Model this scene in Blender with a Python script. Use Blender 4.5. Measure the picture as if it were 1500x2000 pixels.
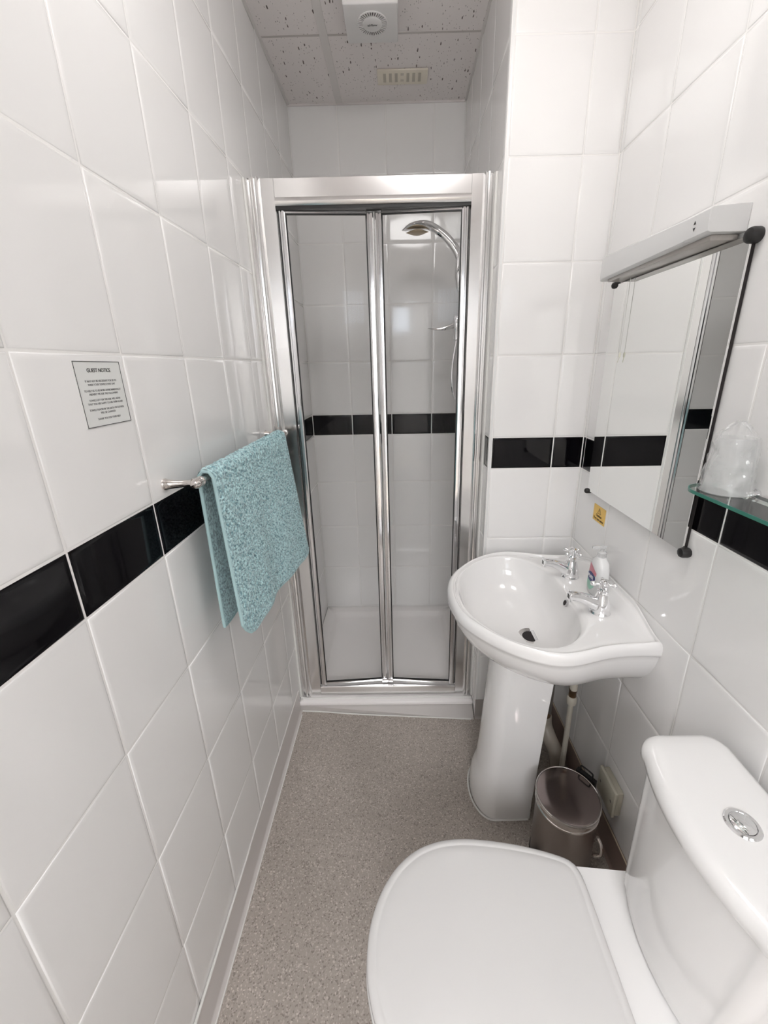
import bpy, bmesh, math, random
from mathutils import Vector, Matrix, noise
random.seed(7)
PI = math.pi
for o in list(bpy.data.objects): bpy.data.objects.remove(o)
S = bpy.context.scene
COL = S.collection

# ---------------------------------------------------------------- camera
CAMP = Vector((0.4418, 0.0, 1.3773)); YAW, PIT, ROL = -0.0120, -0.3186, -0.0184
cd = bpy.data.cameras.new('camera'); cam = bpy.data.objects.new('camera', cd); COL.objects.link(cam)
f = Vector((math.sin(YAW)*math.cos(PIT), math.cos(YAW)*math.cos(PIT), math.sin(PIT)))
r = f.cross(Vector((0, 0, 1))).normalized(); u = r.cross(f)
r2 = r*math.cos(ROL) + u*math.sin(ROL); u2 = -r*math.sin(ROL) + u*math.cos(ROL)
M = Matrix.Identity(4)
for i in range(3):
    M[i][0] = r2[i]; M[i][1] = u2[i]; M[i][2] = -f[i]; M[i][3] = CAMP[i]
cam.matrix_world = M
cd.sensor_fit = 'VERTICAL'; cd.sensor_height = 36.0; cd.lens = 797.8*36/2000
cd.shift_x = (750-774.7)/2000; cd.shift_y = (979.6-1000)/2000
cd.clip_start = 0.02
S.camera = cam
# ---------------------------------------------------------------- world, lights, exposure
W = bpy.data.worlds.new('world'); S.world = W; W.use_nodes = True
W.node_tree.nodes['Background'].inputs[0].default_value = (0.75, 0.85, 1.0, 1)
W.node_tree.nodes['Background'].inputs[1].default_value = 1.0
S.view_settings.view_transform = 'Standard'; S.view_settings.look = 'None'
S.view_settings.gamma = 1.0; S.view_settings.use_curve_mapping = False
S.view_settings.exposure = 0.44
LAMP_MAIN = 8.4      # round opal ceiling lamp behind the top of the frame (emission strength)
WINDOW_GLOW = 6.0     # daylight pane in the bedroom behind the camera
FILL_ROOM = 12.5       # unseen panel added to light the bedroom behind the open door

# ---------------------------------------------------------------- materials
def mat(name, base=(0.8, 0.8, 0.8), rough=0.5, metal=0.0, coat=0.0, **kw):
    m = bpy.data.materials.new(name); m.use_nodes = True
    b = m.node_tree.nodes['Principled BSDF']
    b.inputs['Base Color'].default_value = (*base, 1); b.inputs['Roughness'].default_value = rough
    b.inputs['Metallic'].default_value = metal; b.inputs['Coat Weight'].default_value = coat
    for k, v in kw.items(): b.inputs[k.replace('_', ' ')].default_value = v
    return m
def N(m, t, **kw):
    n = m.node_tree.nodes.new(t)
    for k, v in kw.items():
        if k in n.inputs: n.inputs[k].default_value = v
        else: setattr(n, k, v)
    return n
def L(m, a, ao, b, bi): m.node_tree.links.new(a.outputs[ao], b.inputs[bi])
def bump(m, scale, strength, dist=0.001, detail=2.0, kind='ShaderNodeTexNoise', coord='Object', stretch=None, rand=False):
    b = m.node_tree.nodes['Principled BSDF']
    tc = N(m, 'ShaderNodeTexCoord'); t = N(m, kind); t.inputs['Scale'].default_value = scale
    if 'Detail' in t.inputs: t.inputs['Detail'].default_value = detail
    src, so = tc, coord
    if rand:
        oi = N(m, 'ShaderNodeObjectInfo'); ad = N(m, 'ShaderNodeVectorMath', operation='MULTIPLY_ADD')
        L(m, oi, 'Random', ad, 0); ad.inputs[1].default_value = (17, 31, 5); L(m, tc, coord, ad, 2); src, so = ad, 0
    if stretch:
        mp = N(m, 'ShaderNodeMapping'); mp.inputs['Scale'].default_value = stretch
        L(m, src, so, mp, 'Vector'); src, so = mp, 0
    L(m, src, so, t, 'Vector')
    bp = N(m, 'ShaderNodeBump'); bp.inputs['Strength'].default_value = strength; bp.inputs['Distance'].default_value = dist
    L(m, t, 0, bp, 'Height'); L(m, bp, 'Normal', b, 'Normal')
    return t, tc
M_tile = mat('white glazed tile', (0.90, 0.89, 0.88), 0.07, Specular_IOR_Level=0.5)
bump(M_tile, 11.0, 0.3, 0.0009, 1.5, rand=True)
M_black = mat('black glazed tile', (0.003, 0.0025, 0.0035), 0.05, Specular_IOR_Level=0.22)
bump(M_black, 9.0, 0.3, 0.0012, 1.5, rand=True)
M_grout = mat('white grout', (0.90, 0.885, 0.865), 0.8); bump(M_grout, 300, 0.2)
M_trim = mat('white plastic trim', (0.80, 0.80, 0.79), 0.28)
M_sil = mat('white silicone sealant', (0.82, 0.81, 0.78), 0.35)
M_paint = mat('white wall paint', (0.86, 0.85, 0.84), 0.6)
M_cer = mat('white ceramic glaze', (0.89, 0.88, 0.87), 0.06, coat=0.3)
M_ware = mat('white toilet plastic', (0.71, 0.70, 0.69), 0.16, Specular_IOR_Level=0.35)
M_chrome = mat('chrome', (0.86, 0.86, 0.87), 0.05, 1.0)
M_nickel = mat('warm polished steel', (0.80, 0.76, 0.73), 0.10, 1.0)
M_alu = mat('polished aluminium frame', (0.90, 0.895, 0.89), 0.19, 1.0)
M_alu2 = mat('bright aluminium stile', (0.80, 0.80, 0.81), 0.12, 1.0)
M_seal = mat('black rubber seal', (0.012, 0.012, 0.012), 0.45)
M_rubber = mat('black plastic', (0.012, 0.011, 0.011), 0.38)
M_tray = mat('white acrylic tray', (0.93, 0.90, 0.885), 0.22)
M_cove = mat('grey vinyl coving', (0.66, 0.62, 0.60), 0.38)
M_dirty = mat('brown stained skirting', (0.09, 0.05, 0.035), 0.6)
M_fan = mat('fan plastic', (0.80, 0.79, 0.78), 0.4)
M_cream = mat('cream plastic', (0.86, 0.80, 0.68), 0.4)
M_slot = mat('slot shade plastic', (0.55, 0.51, 0.43), 0.6)
M_dark = mat('dark interior', (0.02, 0.015, 0.015), 0.7)
M_pipe = mat('painted copper pipe', (0.66, 0.62, 0.53), 0.45)
M_pipe2 = mat('dull metal pipe', (0.30, 0.28, 0.25), 0.4, 0.7)
M_brass = mat('tarnished brass', (0.22, 0.14, 0.08), 0.4, 0.8)
M_sock = mat('aged ivory plastic', (0.60, 0.57, 0.47), 0.35)
M_bin = mat('brushed steel bin', (0.42, 0.38, 0.36), 0.28, 1.0)
bump(M_bin, 40, 0.25, 0.0004, 3, stretch=(1, 1, 40))
M_binlid = mat('dark polished steel lid', (0.30, 0.25, 0.24), 0.16, 1.0)
M_mirror = mat('mirror silver', (0.86, 0.87, 0.86), 0.0, 1.0)
M_paper = mat('paper', (0.78, 0.79, 0.77), 0.35)
M_ink = mat('black ink', (0.03, 0.03, 0.03), 0.5)
M_ink2 = mat('grey print', (0.20, 0.20, 0.20), 0.5)
M_yel = mat('yellow sticker', (0.85, 0.55, 0.12), 0.4)
M_yink = mat('brown print', (0.12, 0.06, 0.01), 0.5)
M_lampw = mat('white enamel', (0.78, 0.78, 0.775), 0.18)
M_bot = mat('white soap bottle', (0.82, 0.82, 0.82), 0.25, Subsurface_Weight=0.0)
M_pink = mat('pink label', (0.62, 0.22, 0.27), 0.35)
M_blue = mat('dark blue label', (0.02, 0.03, 0.16), 0.3)
M_green = mat('pale green label', (0.33, 0.60, 0.48), 0.35)
M_wprint = mat('white print', (0.85, 0.85, 0.88), 0.4)
M_cord = mat('pull cord', (0.66, 0.66, 0.62), 0.6)
M_conn = mat('cord connector', (0.74, 0.73, 0.62), 0.4)
M_tgrid = mat('ceiling grid', (0.78, 0.75, 0.73), 0.5)
M_door = mat('white door gloss', (0.74, 0.73, 0.71), 0.25)

def glass_mat(name, tint, ior=1.5, rough=0.0, body=0.0):
    m = bpy.data.materials.new(name); m.use_nodes = True
    nt = m.node_tree; nt.nodes.remove(nt.nodes['Principled BSDF']); out = nt.nodes['Material Output']
    fr = N(m, 'ShaderNodeFresnel', IOR=ior); tr = N(m, 'ShaderNodeBsdfTransparent'); tr.inputs[0].default_value = (*tint, 1)
    gl = N(m, 'ShaderNodeBsdfGlossy'); gl.inputs['Roughness'].default_value = rough; gl.inputs[0].default_value = (1, 1, 1, 1)
    ge = N(m, 'ShaderNodeNewGeometry'); iv = N(m, 'ShaderNodeMath', operation='SUBTRACT'); iv.inputs[0].default_value = 1.0; L(m, ge, 'Backfacing', iv, 1)
    ml = N(m, 'ShaderNodeMath', operation='MULTIPLY'); L(m, fr, 0, ml, 0); L(m, iv, 0, ml, 1)
    mx = N(m, 'ShaderNodeMixShader'); L(m, ml, 0, mx, 0); L(m, gl, 0, mx, 2)
    if body:
        df = N(m, 'ShaderNodeBsdfDiffuse'); df.inputs[0].default_value = (0.85, 0.86, 0.86, 1)
        m2 = N(m, 'ShaderNodeMixShader'); m2.inputs[0].default_value = body
        L(m, tr, 0, m2, 1); L(m, df, 0, m2, 2); L(m, m2, 0, mx, 1)
    else: L(m, tr, 0, mx, 1)
    L(m, mx, 0, out, 'Surface'); return m
M_glass = glass_mat('shower door glass', (0.997, 0.998, 0.997), 1.20)
M_shelf = glass_mat('glass shelf', (0.90, 0.95, 0.93), 1.55)
M_shedge = mat('green glass edge', (0.05, 0.22, 0.17), 0.12)
M_bag = glass_mat('clear film', (0.97, 0.97, 0.97), 1.45, 0.12, 0.20)
M_cup = glass_mat('frosted plastic cup', (0.93, 0.93, 0.93), 1.4, 0.25, 0.30)
M_clear = glass_mat('clear plastic', (0.93, 0.93, 0.93), 1.45, 0.08, 0.3)

def emis(name, col, st):
    m = bpy.data.materials.new(name); m.use_nodes = True
    b = m.node_tree.nodes['Principled BSDF']; b.inputs['Emission Color'].default_value = (*col, 1)
    b.inputs['Emission Strength'].default_value = st; return m
M_glow = emis('lit opal diffuser', (1.0, 0.98, 0.97), LAMP_MAIN)
M_pane = emis('frosted pane in daylight', (0.72, 0.84, 1.0), WINDOW_GLOW)

# floor vinyl with flecks
M_floor = mat('speckled grey vinyl', (0.3, 0.27, 0.25), 0.42)
def floor_nodes(m):
    b = m.node_tree.nodes['Principled BSDF']; tc = N(m, 'ShaderNodeTexCoord')
    v = N(m, 'ShaderNodeTexVoronoi'); v.inputs['Scale'].default_value = 330; L(m, tc, 'Object', v, 'Vector')
    cr = N(m, 'ShaderNodeValToRGB'); e = cr.color_ramp; e.interpolation = 'CONSTANT'
    e.elements[0].position = 0.0; e.elements[0].color = (0.29, 0.255, 0.225, 1)
    e.elements[1].position = 0.10; e.elements[1].color = (0.42, 0.375, 0.335, 1)
    for p, c in ((0.45, (0.445, 0.40, 0.36)), (0.84, (0.54, 0.49, 0.45)), (0.95, (0.64, 0.59, 0.54))):
        el = e.elements.new(p); el.color = (*c, 1)
    sp = N(m, 'ShaderNodeSeparateColor'); L(m, v, 'Color', sp, 0); L(m, sp, 0, cr, 0)
    n = N(m, 'ShaderNodeTexNoise'); n.inputs['Scale'].default_value = 2.6; n.inputs['Detail'].default_value = 4; L(m, tc, 'Object', n, 'Vector')
    c2 = N(m, 'ShaderNodeValToRGB'); c2.color_ramp.elements[0].position = 0.35; c2.color_ramp.elements[0].color = (0.86, 0.85, 0.84, 1)
    c2.color_ramp.elements[1].position = 0.65; c2.color_ramp.elements[1].color = (1.04, 1.03, 1.02, 1); L(m, n, 0, c2, 0)
    mx = N(m, 'ShaderNodeMix', data_type='RGBA', blend_type='MULTIPLY'); mx.inputs[0].default_value = 1
    L(m, cr, 0, mx, 6); L(m, c2, 0, mx, 7); L(m, mx, 2, b, 'Base Color')
    bp = N(m, 'ShaderNodeBump'); bp.inputs['Strength'].default_value = 0.25; bp.inputs['Distance'].default_value = 0.0006
    L(m, v, 'Distance', bp, 'Height'); L(m, bp, 0, b, 'Normal')
floor_nodes(M_floor)
# mineral fibre ceiling tile: fissures and pin holes
M_ceil = mat('mineral fibre ceiling tile', (0.5, 0.5, 0.5), 0.9)
def ceil_nodes(m):
    b = m.node_tree.nodes['Principled BSDF']; tc = N(m, 'ShaderNodeTexCoord')
    def layer(sx, sy, scale, lo, hi):
        mp = N(m, 'ShaderNodeMapping'); mp.inputs['Scale'].default_value = (sx, sy, 1); L(m, tc, 'Object', mp, 'Vector')
        wn = N(m, 'ShaderNodeTexNoise'); wn.inputs['Scale'].default_value = 60; L(m, tc, 'Object', wn, 'Vector')
        ad = N(m, 'ShaderNodeVectorMath', operation='MULTIPLY_ADD'); L(m, wn, 1, ad, 0); ad.inputs[1].default_value = (0.004,)*3; L(m, mp, 0, ad, 2)
        v = N(m, 'ShaderNodeTexVoronoi'); v.inputs['Scale'].default_value = scale; v.inputs['Randomness'].default_value = 1; L(m, ad, 0, v, 'Vector')
        sp = N(m, 'ShaderNodeSeparateColor'); L(m, v, 'Color', sp, 0)
        # radius varies per cell; many cells have none
        mr = N(m, 'ShaderNodeMapRange'); L(m, sp, 0, mr, 0); mr.inputs[1].default_value = 0.25; mr.inputs[2].default_value = 1
        mr.inputs[3].default_value = 0.0; mr.inputs[4].default_value = hi
        lt = N(m, 'ShaderNodeMath', operation='LESS_THAN'); L(m, v, 'Distance', lt, 0); L(m, mr, 0, lt, 1)
        return lt
    a = layer(1.0, 0.28, 90, 0, 0.22); c = layer(1, 0.5, 170, 0, 0.28)
    mxx = N(m, 'ShaderNodeMath', operation='MAXIMUM'); s2 = N(m, 'ShaderNodeMath', operation='MULTIPLY'); L(m, c, 0, s2, 0); s2.inputs[1].default_value = 0.55
    L(m, a, 0, mxx, 0); L(m, s2, 0, mxx, 1)
    mx = N(m, 'ShaderNodeMix', data_type='RGBA'); L(m, mxx, 0, mx, 0)
    mx.inputs[6].default_value = (0.90, 0.855, 0.84, 1); mx.inputs[7].default_value = (0.17, 0.14, 0.13, 1); L(m, mx, 2, b, 'Base Color')
    bp = N(m, 'ShaderNodeBump', invert=True); bp.inputs['Strength'].default_value = 0.6; bp.inputs['Distance'].default_value = 0.002
    L(m, mxx, 0, bp, 'Height'); L(m, bp, 0, b, 'Normal')
ceil_nodes(M_ceil)
# towel
M_towel = mat('teal terry cloth', (0.25, 0.5, 0.55), 0.95, Sheen_Weight=0.5, Sheen_Roughness=0.5)
def towel_nodes(m):
    b = m.node_tree.nodes['Principled BSDF']; tc = N(m, 'ShaderNodeTexCoord')
    n = N(m, 'ShaderNodeTexNoise'); n.inputs['Scale'].default_value = 190; n.inputs['Detail'].default_value = 2; L(m, tc, 'Object', n, 'Vector')
    cr = N(m, 'ShaderNodeValToRGB'); cr.color_ramp.elements[0].position = 0.36; cr.color_ramp.elements[0].color = (0.15, 0.29, 0.34, 1)
    cr.color_ramp.elements[1].position = 0.60; cr.color_ramp.elements[1].color = (0.55, 0.80, 0.82, 1); L(m, n, 0, cr, 0); L(m, cr, 0, b, 'Base Color')
    bp = N(m, 'ShaderNodeBump'); bp.inputs['Strength'].default_value = 0.8; bp.inputs['Distance'].default_value = 0.002
    n2 = N(m, 'ShaderNodeTexNoise'); n2.inputs['Scale'].default_value = 320; n2.inputs['Detail'].default_value = 2; L(m, tc, 'Object', n2, 'Vector')
    L(m, n2, 0, bp, 'Height'); L(m, bp, 0, b, 'Normal')
towel_nodes(M_towel)
M_hem = mat('teal hem', (0.42, 0.60, 0.62), 0.9)

# ---------------------------------------------------------------- helpers
ORG = {}
def link(name, me, m, parent=None, smooth=True, angle=40):
    if m is not None: me.materials.append(m)
    if smooth:
        for p in me.polygons: p.use_smooth = True
        me.set_sharp_from_angle(angle=math.radians(angle))
    o = bpy.data.objects.new(name, me); COL.objects.link(o)
    if parent is not None: o.parent = parent
    return o
def root_of(o):
    p = Vector((0, 0, 0))
    while o is not None: p = p + o.location; o = o.parent
    return p
def fin(name, bm, m, parent=None, smooth=True, angle=40):
    """one mesh object from world-coordinate geometry; origin at parent's"""
    if parent is not None:
        off = root_of(parent)
        bmesh.ops.translate(bm, verts=bm.verts, vec=-off)
    bmesh.ops.recalc_face_normals(bm, faces=bm.faces)
    me = bpy.data.meshes.new(name); bm.to_mesh(me); bm.free()
    return link(name, me, m, parent, smooth, angle)
def solo(name, bm, m, loc, **k):
    """top-level mesh thing with its origin at loc"""
    bmesh.ops.translate(bm, verts=bm.verts, vec=-Vector(loc)); o = fin(name, bm, m, None, **k); o.location = loc; return o
def empty(name, loc, label=None, cat=None, group=None):
    o = bpy.data.objects.new(name, None); COL.objects.link(o); o.location = loc; o.empty_display_size = 0.05
    tag(o, label, cat, group); return o
def tag(o, label=None, cat=None, group=None, kind=None):
    if label: o['label'] = label
    if cat: o['category'] = cat
    if group: o['group'] = group
    if kind: o['kind'] = kind
    return o
def box(bm, x0, x1, y0, y1, z0, z1, bev=0.0, seg=2):
    vs = [bm.verts.new((x, y, z)) for x in (x0, x1) for y in (y0, y1) for z in (z0, z1)]
    q = [(0, 1, 3, 2), (4, 6, 7, 5), (0, 4, 5, 1), (2, 3, 7, 6), (0, 2, 6, 4), (1, 5, 7, 3)]
    fs = [bm.faces.new([vs[i] for i in a]) for a in q]
    bmesh.ops.recalc_face_normals(bm, faces=fs)
    if bev > 0:
        es = list({e for fc in fs for e in fc.edges})
        bmesh.ops.bevel(bm, geom=es, offset=bev, segments=seg, profile=0.5, affect='EDGES')
def ring(bm, pts): return [bm.verts.new(p) for p in pts]
def bridge(bm, a, b, closed=True):
    n = len(a)
    for i in range(n if closed else n-1):
        j = (i+1) % n
        bm.faces.new((a[i], a[j], b[j], b[i]))
def loft(bm, rings, cap0=True, cap1=True, closed=True):
    rs = [ring(bm, p) for p in rings]
    for a, b in zip(rs, rs[1:]): bridge(bm, a, b, closed)
    if cap0: bm.faces.new(rs[0])
    if cap1: bm.faces.new(rs[-1][::-1])
    return rs
def frame_of(d):
    d = Vector(d).normalized(); a = Vector((0, 0, 1)) if abs(d.z) < 0.9 else Vector((1, 0, 0))
    x = a.cross(d).normalized(); return x, d.cross(x), d
def lathe(bm, o, axis, prof, n=32, cap0=True, cap1=True):
    x, y, d = frame_of(axis); o = Vector(o)
    loft(bm, [[o + d*h + (x*math.cos(2*PI*i/n) + y*math.sin(2*PI*i/n))*max(rr, 1e-5) for i in range(n)] for rr, h in prof], cap0, cap1)
def cyl(bm, a, b, r0, r1=None, n=24):
    a = Vector(a); b = Vector(b); lathe(bm, a, b-a, [(r0, 0), (r0 if r1 is None else r1, (b-a).length)], n)
def tube(bm, pts, rad, n=12, cap=True):
    pts = [Vector(p) for p in pts]; rs = []; up = None
    for i, p in enumerate(pts):
        t = (pts[min(i+1, len(pts)-1)] - pts[max(i-1, 0)]).normalized()
        if up is None: x, y, _ = frame_of(t)
        else:
            x = (up - t*up.dot(t)).normalized(); y = t.cross(x)
        up = x; rr = rad[i] if isinstance(rad, (list, tuple)) else rad
        rs.append([p + (x*math.cos(2*PI*k/n) + y*math.sin(2*PI*k/n))*rr for k in range(n)])
    loft(bm, rs, cap, cap)
def spline(pts, n=8):
    P = [Vector(p) for p in pts]; P = [P[0]*2-P[1]] + P + [P[-1]*2-P[-2]]; out = []
    for i in range(1, len(P)-2):
        for k in range(n):
            t = k/n; a, b, c, d = P[i-1], P[i], P[i+1], P[i+2]
            out.append(0.5*((2*b) + (c-a)*t + (2*a-5*b+4*c-d)*t*t + (3*b-a-3*c+d)*t**3))
    out.append(P[-2]); return out
def interp(tab, x):
    if x <= tab[0][0]: return tab[0][1]
    for (a, b), (c, d) in zip(tab, tab[1:]):
        if x <= c: return b + (d-b)*(x-a)/(c-a) if c > a else d
    return tab[-1][1]
def sm(a, b, x):
    t = max(0, min(1, (x-a)/(b-a))); return t*t*(3-2*t)
def text_mesh(s, size, bold=0.0, align='CENTER', ext=0.0002, sx=1.0, lines=None):
    cu = bpy.data.curves.new('lettering', 'FONT'); cu.body = s; cu.size = size; cu.align_x = align; cu.extrude = ext; cu.offset = bold
    if lines: cu.space_line = lines
    ob = bpy.data.objects.new('tmp', cu); COL.objects.link(ob)
    dg = bpy.context.evaluated_depsgraph_get(); me = bpy.data.meshes.new_from_object(ob.evaluated_get(dg))
    bpy.data.objects.remove(ob)
    for v in me.vertices: v.co.x *= sx
    return me
def put_text(name, s, size, m, parent, origin, ux, uy, **kw):
    me = text_mesh(s, size, **kw); ux = Vector(ux).normalized(); uy = Vector(uy).normalized(); uz = ux.cross(uy)
    off = Vector(origin) - (root_of(parent) if parent else Vector())
    for v in me.vertices:
        c = v.co.copy(); v.co = off + ux*c.x + uy*c.y + uz*c.z
    me.materials.clear(); return link(name, me, m, parent, smooth=False)

# ---------------------------------------------------------------- room constants
XR = 1.035; YP = 1.324; XP = 0.730; YB = 2.0875; CZ = 2.40; YR = -0.75
ZB0, ZB1 = 1.05, 1.1533          # black border
ROWS = []
z = ZB0
for k in range(5): ROWS.append((z-0.25, z, 'w')); z -= 0.25
ROWS.append((ZB0, ZB1, 'b')); z = ZB1
for k in range(5): ROWS.append((z, min(z+0.25, CZ), 'w')); z += 0.25
ROWS = [(max(a, 0.03), b, k) for a, b, k in ROWS if b > 0.04]
ROWS = [t for t in ROWS if t[1]-t[0] > 0.02]
TC = {}
def tile_mesh(w, h, m):
    key = (round(w, 4), round(h, 4), m.name)
    if key in TC: return TC[key]
    bm = bmesh.new(); b = 0.0022; d = 0.006
    def rg(ins, z): return [(-w/2+ins, -h/2+ins, z), (w/2-ins, -h/2+ins, z), (w/2-ins, h/2-ins, z), (-w/2+ins, h/2-ins, z)]
    q = min(0.006, w*0.3, h*0.3)
    rs = [ring(bm, rg(0, -d)), ring(bm, rg(0, -b)), ring(bm, rg(b*0.35, -b*0.32)), ring(bm, rg(b*1.3, -0.00006)), ring(bm, rg(b*1.3+q, 0))]
    for a, c in zip(rs, rs[1:]): bridge(bm, a, c)
    bm.faces.new(rs[-1])
    me = bpy.data.meshes.new('tile'); bm.to_mesh(me); bm.free(); me.materials.append(m)
    for p in me.polygons: p.use_smooth = True
    me.set_sharp_from_angle(angle=math.radians(60))
    TC[key] = me; return me
def tile_wall(wall, origin, U, Nrm, cols, rows, gap=0.0024, skip=None):
    """tiles as parts of a wall: U horizontal direction, rows in world z"""
    U = Vector(U); Nn = Vector(Nrm); V = Vector((0, 0, 1)); rnd = random.Random(len(cols)*13+int(abs(Nn.x)*7))
    for (a, b) in cols:
        for (z0, z1, k) in rows:
            if skip and skip(a, b, z0, z1): continue
            w, h = b-a-gap, z1-z0-gap
            if w < 0.004 or h < 0.004: continue
            me = tile_mesh(w, h, M_tile if k == 'w' else M_black)
            o = bpy.data.objects.new('tile', me); COL.objects.link(o); o.parent = wall
            c = Vector(origin) + U*((a+b)/2) + V*((z0+z1)/2) + Nn*rnd.uniform(0, 0.00025)
            mt = Matrix.Identity(4)
            for i in range(3): mt[i][0] = U[i]; mt[i][1] = V[i]; mt[i][2] = Nn[i]; mt[i][3] = c[i]
            mt = mt @ Matrix.Rotation(rnd.gauss(0, 0.0011), 4, 'X') @ Matrix.Rotation(rnd.gauss(0, 0.0011), 4, 'Y')
            if (U.cross(V)).dot(Nn) < 0: mt = mt @ Matrix.Diagonal((-1, 1, 1, 1))
            o.matrix_local = mt
def wall_slab(name, x0, x1, y0, y1, z0, z1, m):
    bm = bmesh.new(); box(bm, x0, x1, y0, y1, z0, z1); o = fin(name, bm, m, smooth=False); tag(o, kind='structure'); return o
def cols_from(start, pitch, lo, hi, mn=0.008):
    xs = [lo]; k = math.floor((lo-start)/pitch)-1
    while True:
        x = start+k*pitch; k += 1
        if x <= lo+mn: continue
        if x >= hi-mn: break
        xs.append(x)
    xs.append(hi); return list(zip(xs, xs[1:]))
g = 0.0009
wl = wall_slab('wall_left', -0.1, -g, YR, YB+0.1, 0, CZ+0.1, M_grout)
tile_wall(wl, (0, 0, 0), (0, 1, 0), (1, 0, 0), cols_from(0.4876, 0.2, -0.5124, YB), ROWS)
wb = wall_slab('wall_shower_back', -g, XP+g, YB+g, YB+0.1, 0, CZ+0.1, M_grout)
tile_wall(wb, (0, YB, 0), (1, 0, 0), (0, -1, 0), cols_from(0, 0.2, 0.0, XP), ROWS)
wp = wall_slab('wall_partition', XP+g, XR+0.1, YP+g, YB+0.1, 0, CZ+0.1, M_grout)
tile_wall(wp, (0, YP, 0), (1, 0, 0), (0, -1, 0), cols_from(0.939, 0.2, XP+0.010, XR), ROWS)
tile_wall(wp, (XP, 0, 0), (0, 1, 0), (-1, 0, 0), cols_from(YP+0.010, 0.2, YP+0.010, YB), ROWS)
wr = wall_slab('wall_right', XR+g, XR+0.1, YR, YP+g, 0, CZ+0.1, M_grout)
tile_wall(wr, (XR, 0, 0), (0, 1, 0), (-1, 0, 0), cols_from(0.707, 0.2, -0.493, YP, 0.004), ROWS)
DX0, DX1, DZ1 = 0.14, 0.90, 2.02        # doorway behind the camera
bm = bmesh.new()
for x0, x1, z0, z1 in ((-0.1, DX0, 0, CZ+0.1), (DX1, XR+0.1, 0, CZ+0.1), (DX0, DX1, DZ1, CZ+0.1)): box(bm, x0, x1, YR-0.1, YR, z0, z1)
wf = fin('wall_rear', bm, M_paint, smooth=False); tag(wf, kind='structure')
# lit bedroom beyond the open doorway
BY = -2.70; M_carpet = mat('beige carpet', (0.55, 0.50, 0.44), 0.95)
for nm, a in (('wall_bedroom_left', (-1.3, -1.2, BY, YR-0.1, 0, CZ)), ('wall_bedroom_right', (2.3, 2.4, BY, YR-0.1, 0, CZ)), ('wall_bedroom_far', (-1.3, 2.4, BY-0.1, BY, 0, CZ)),
              ('wall_bedroom_near_left', (-1.3, -0.1, YR-0.2, YR-0.1, 0, CZ)), ('wall_bedroom_near_right', (XR+0.1, 2.4, YR-0.2, YR-0.1, 0, CZ)), ('ceiling_bedroom', (-1.3, 2.4, BY-0.1, YR-0.1, CZ, CZ+0.1))):
    wall_slab(nm, *a, M_paint)
wall_slab('floor_bedroom', -1.3, 2.4, BY-0.1, YR-0.1, -0.1, 0.0, M_carpet)
# partition corner trim (white quadrant strip)
bm = bmesh.new()
pr = [(XP+0.010, YP), (XP+0.005, YP+0.0006), (XP+0.0015, YP+0.0025), (XP, YP+0.006), (XP, YP+0.010), (XP+0.012, YP+0.012)]
loft(bm, [[(x-0.0005, y-0.0005, 0.05) for x, y in pr], [(x-0.0005, y-0.0005, CZ) for x, y in pr]])
fin('corner_trim', bm, M_trim, wp, angle=60)
# floor
fl = wall_slab('floor', -0.1, XR+0.1, YR-0.1, YB+0.1, -0.1, 0.0, M_floor)
# coved vinyl skirting
def cove(name, path, nrm, h, m, t=0.004):
    bm = bmesh.new(); rings_ = []
    for (x, y), (nx, ny) in zip(path, nrm):
        pf = [(0.0, h), (t*0.8, h), (t, h-0.003), (t, 0.012), (t+0.002, 0.005), (t+0.008, 0.0007), (0.0, 0.0)]
        rings_.append([(x+nx*a, y+ny*a, zz) for a, zz in pf])
    loft(bm, rings_); o = fin(name, bm, m, smooth=True, angle=50); tag(o, kind='structure'); return o
YT = 1.362                                  # front of the shower tray
bl = cove('baseboard_left', [(0, YR), (0, YT)], [(1, 0), (1, 0)], 0.105, M_cove)
bm = bmesh.new()
tube(bm, [(0.004, y, 0.106) for y in (YR, 0.2, 0.6, 0.78)], [0.0042, 0.0040, 0.003, 0.0022], 8)
tube(bm, [(0.003, y, 0.1055) for y in (0.76, 1.0, YT)], 0.0016, 8)
fin('sealant_bead', bm, M_sil, bl)
bm = bmesh.new(); tube(bm, [(0.0135, y, 0.0006) for y in (YR, 0.5, YT-0.02)], 0.0018, 6)
fin('sealant_bead', bm, M_sil, bl)
br = cove('baseboard_right', [(XR, YR), (XR, YP)], [(-1, 0), (-1, 0)], 0.10, mat('brown coving', (0.27, 0.20, 0.17), 0.45))  # browner and darker than the left coving
bm = bmesh.new(); tube(bm, [(XR-0.004, y, 0.101) for y in (YR, 0.5, 0.75, 1.0, YP)], 0.0022, 8)
fin('sealant_bead', bm, mat('yellowed sealant', (0.55, 0.47, 0.36), 0.5), br)
bp_ = cove('baseboard_partition', [(XP, YP), (XR, YP)], [(0, -1), (0, -1)], 0.09, mat('darker grey coving', (0.40, 0.37, 0.35), 0.45))  # darker grey than the left coving
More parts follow.
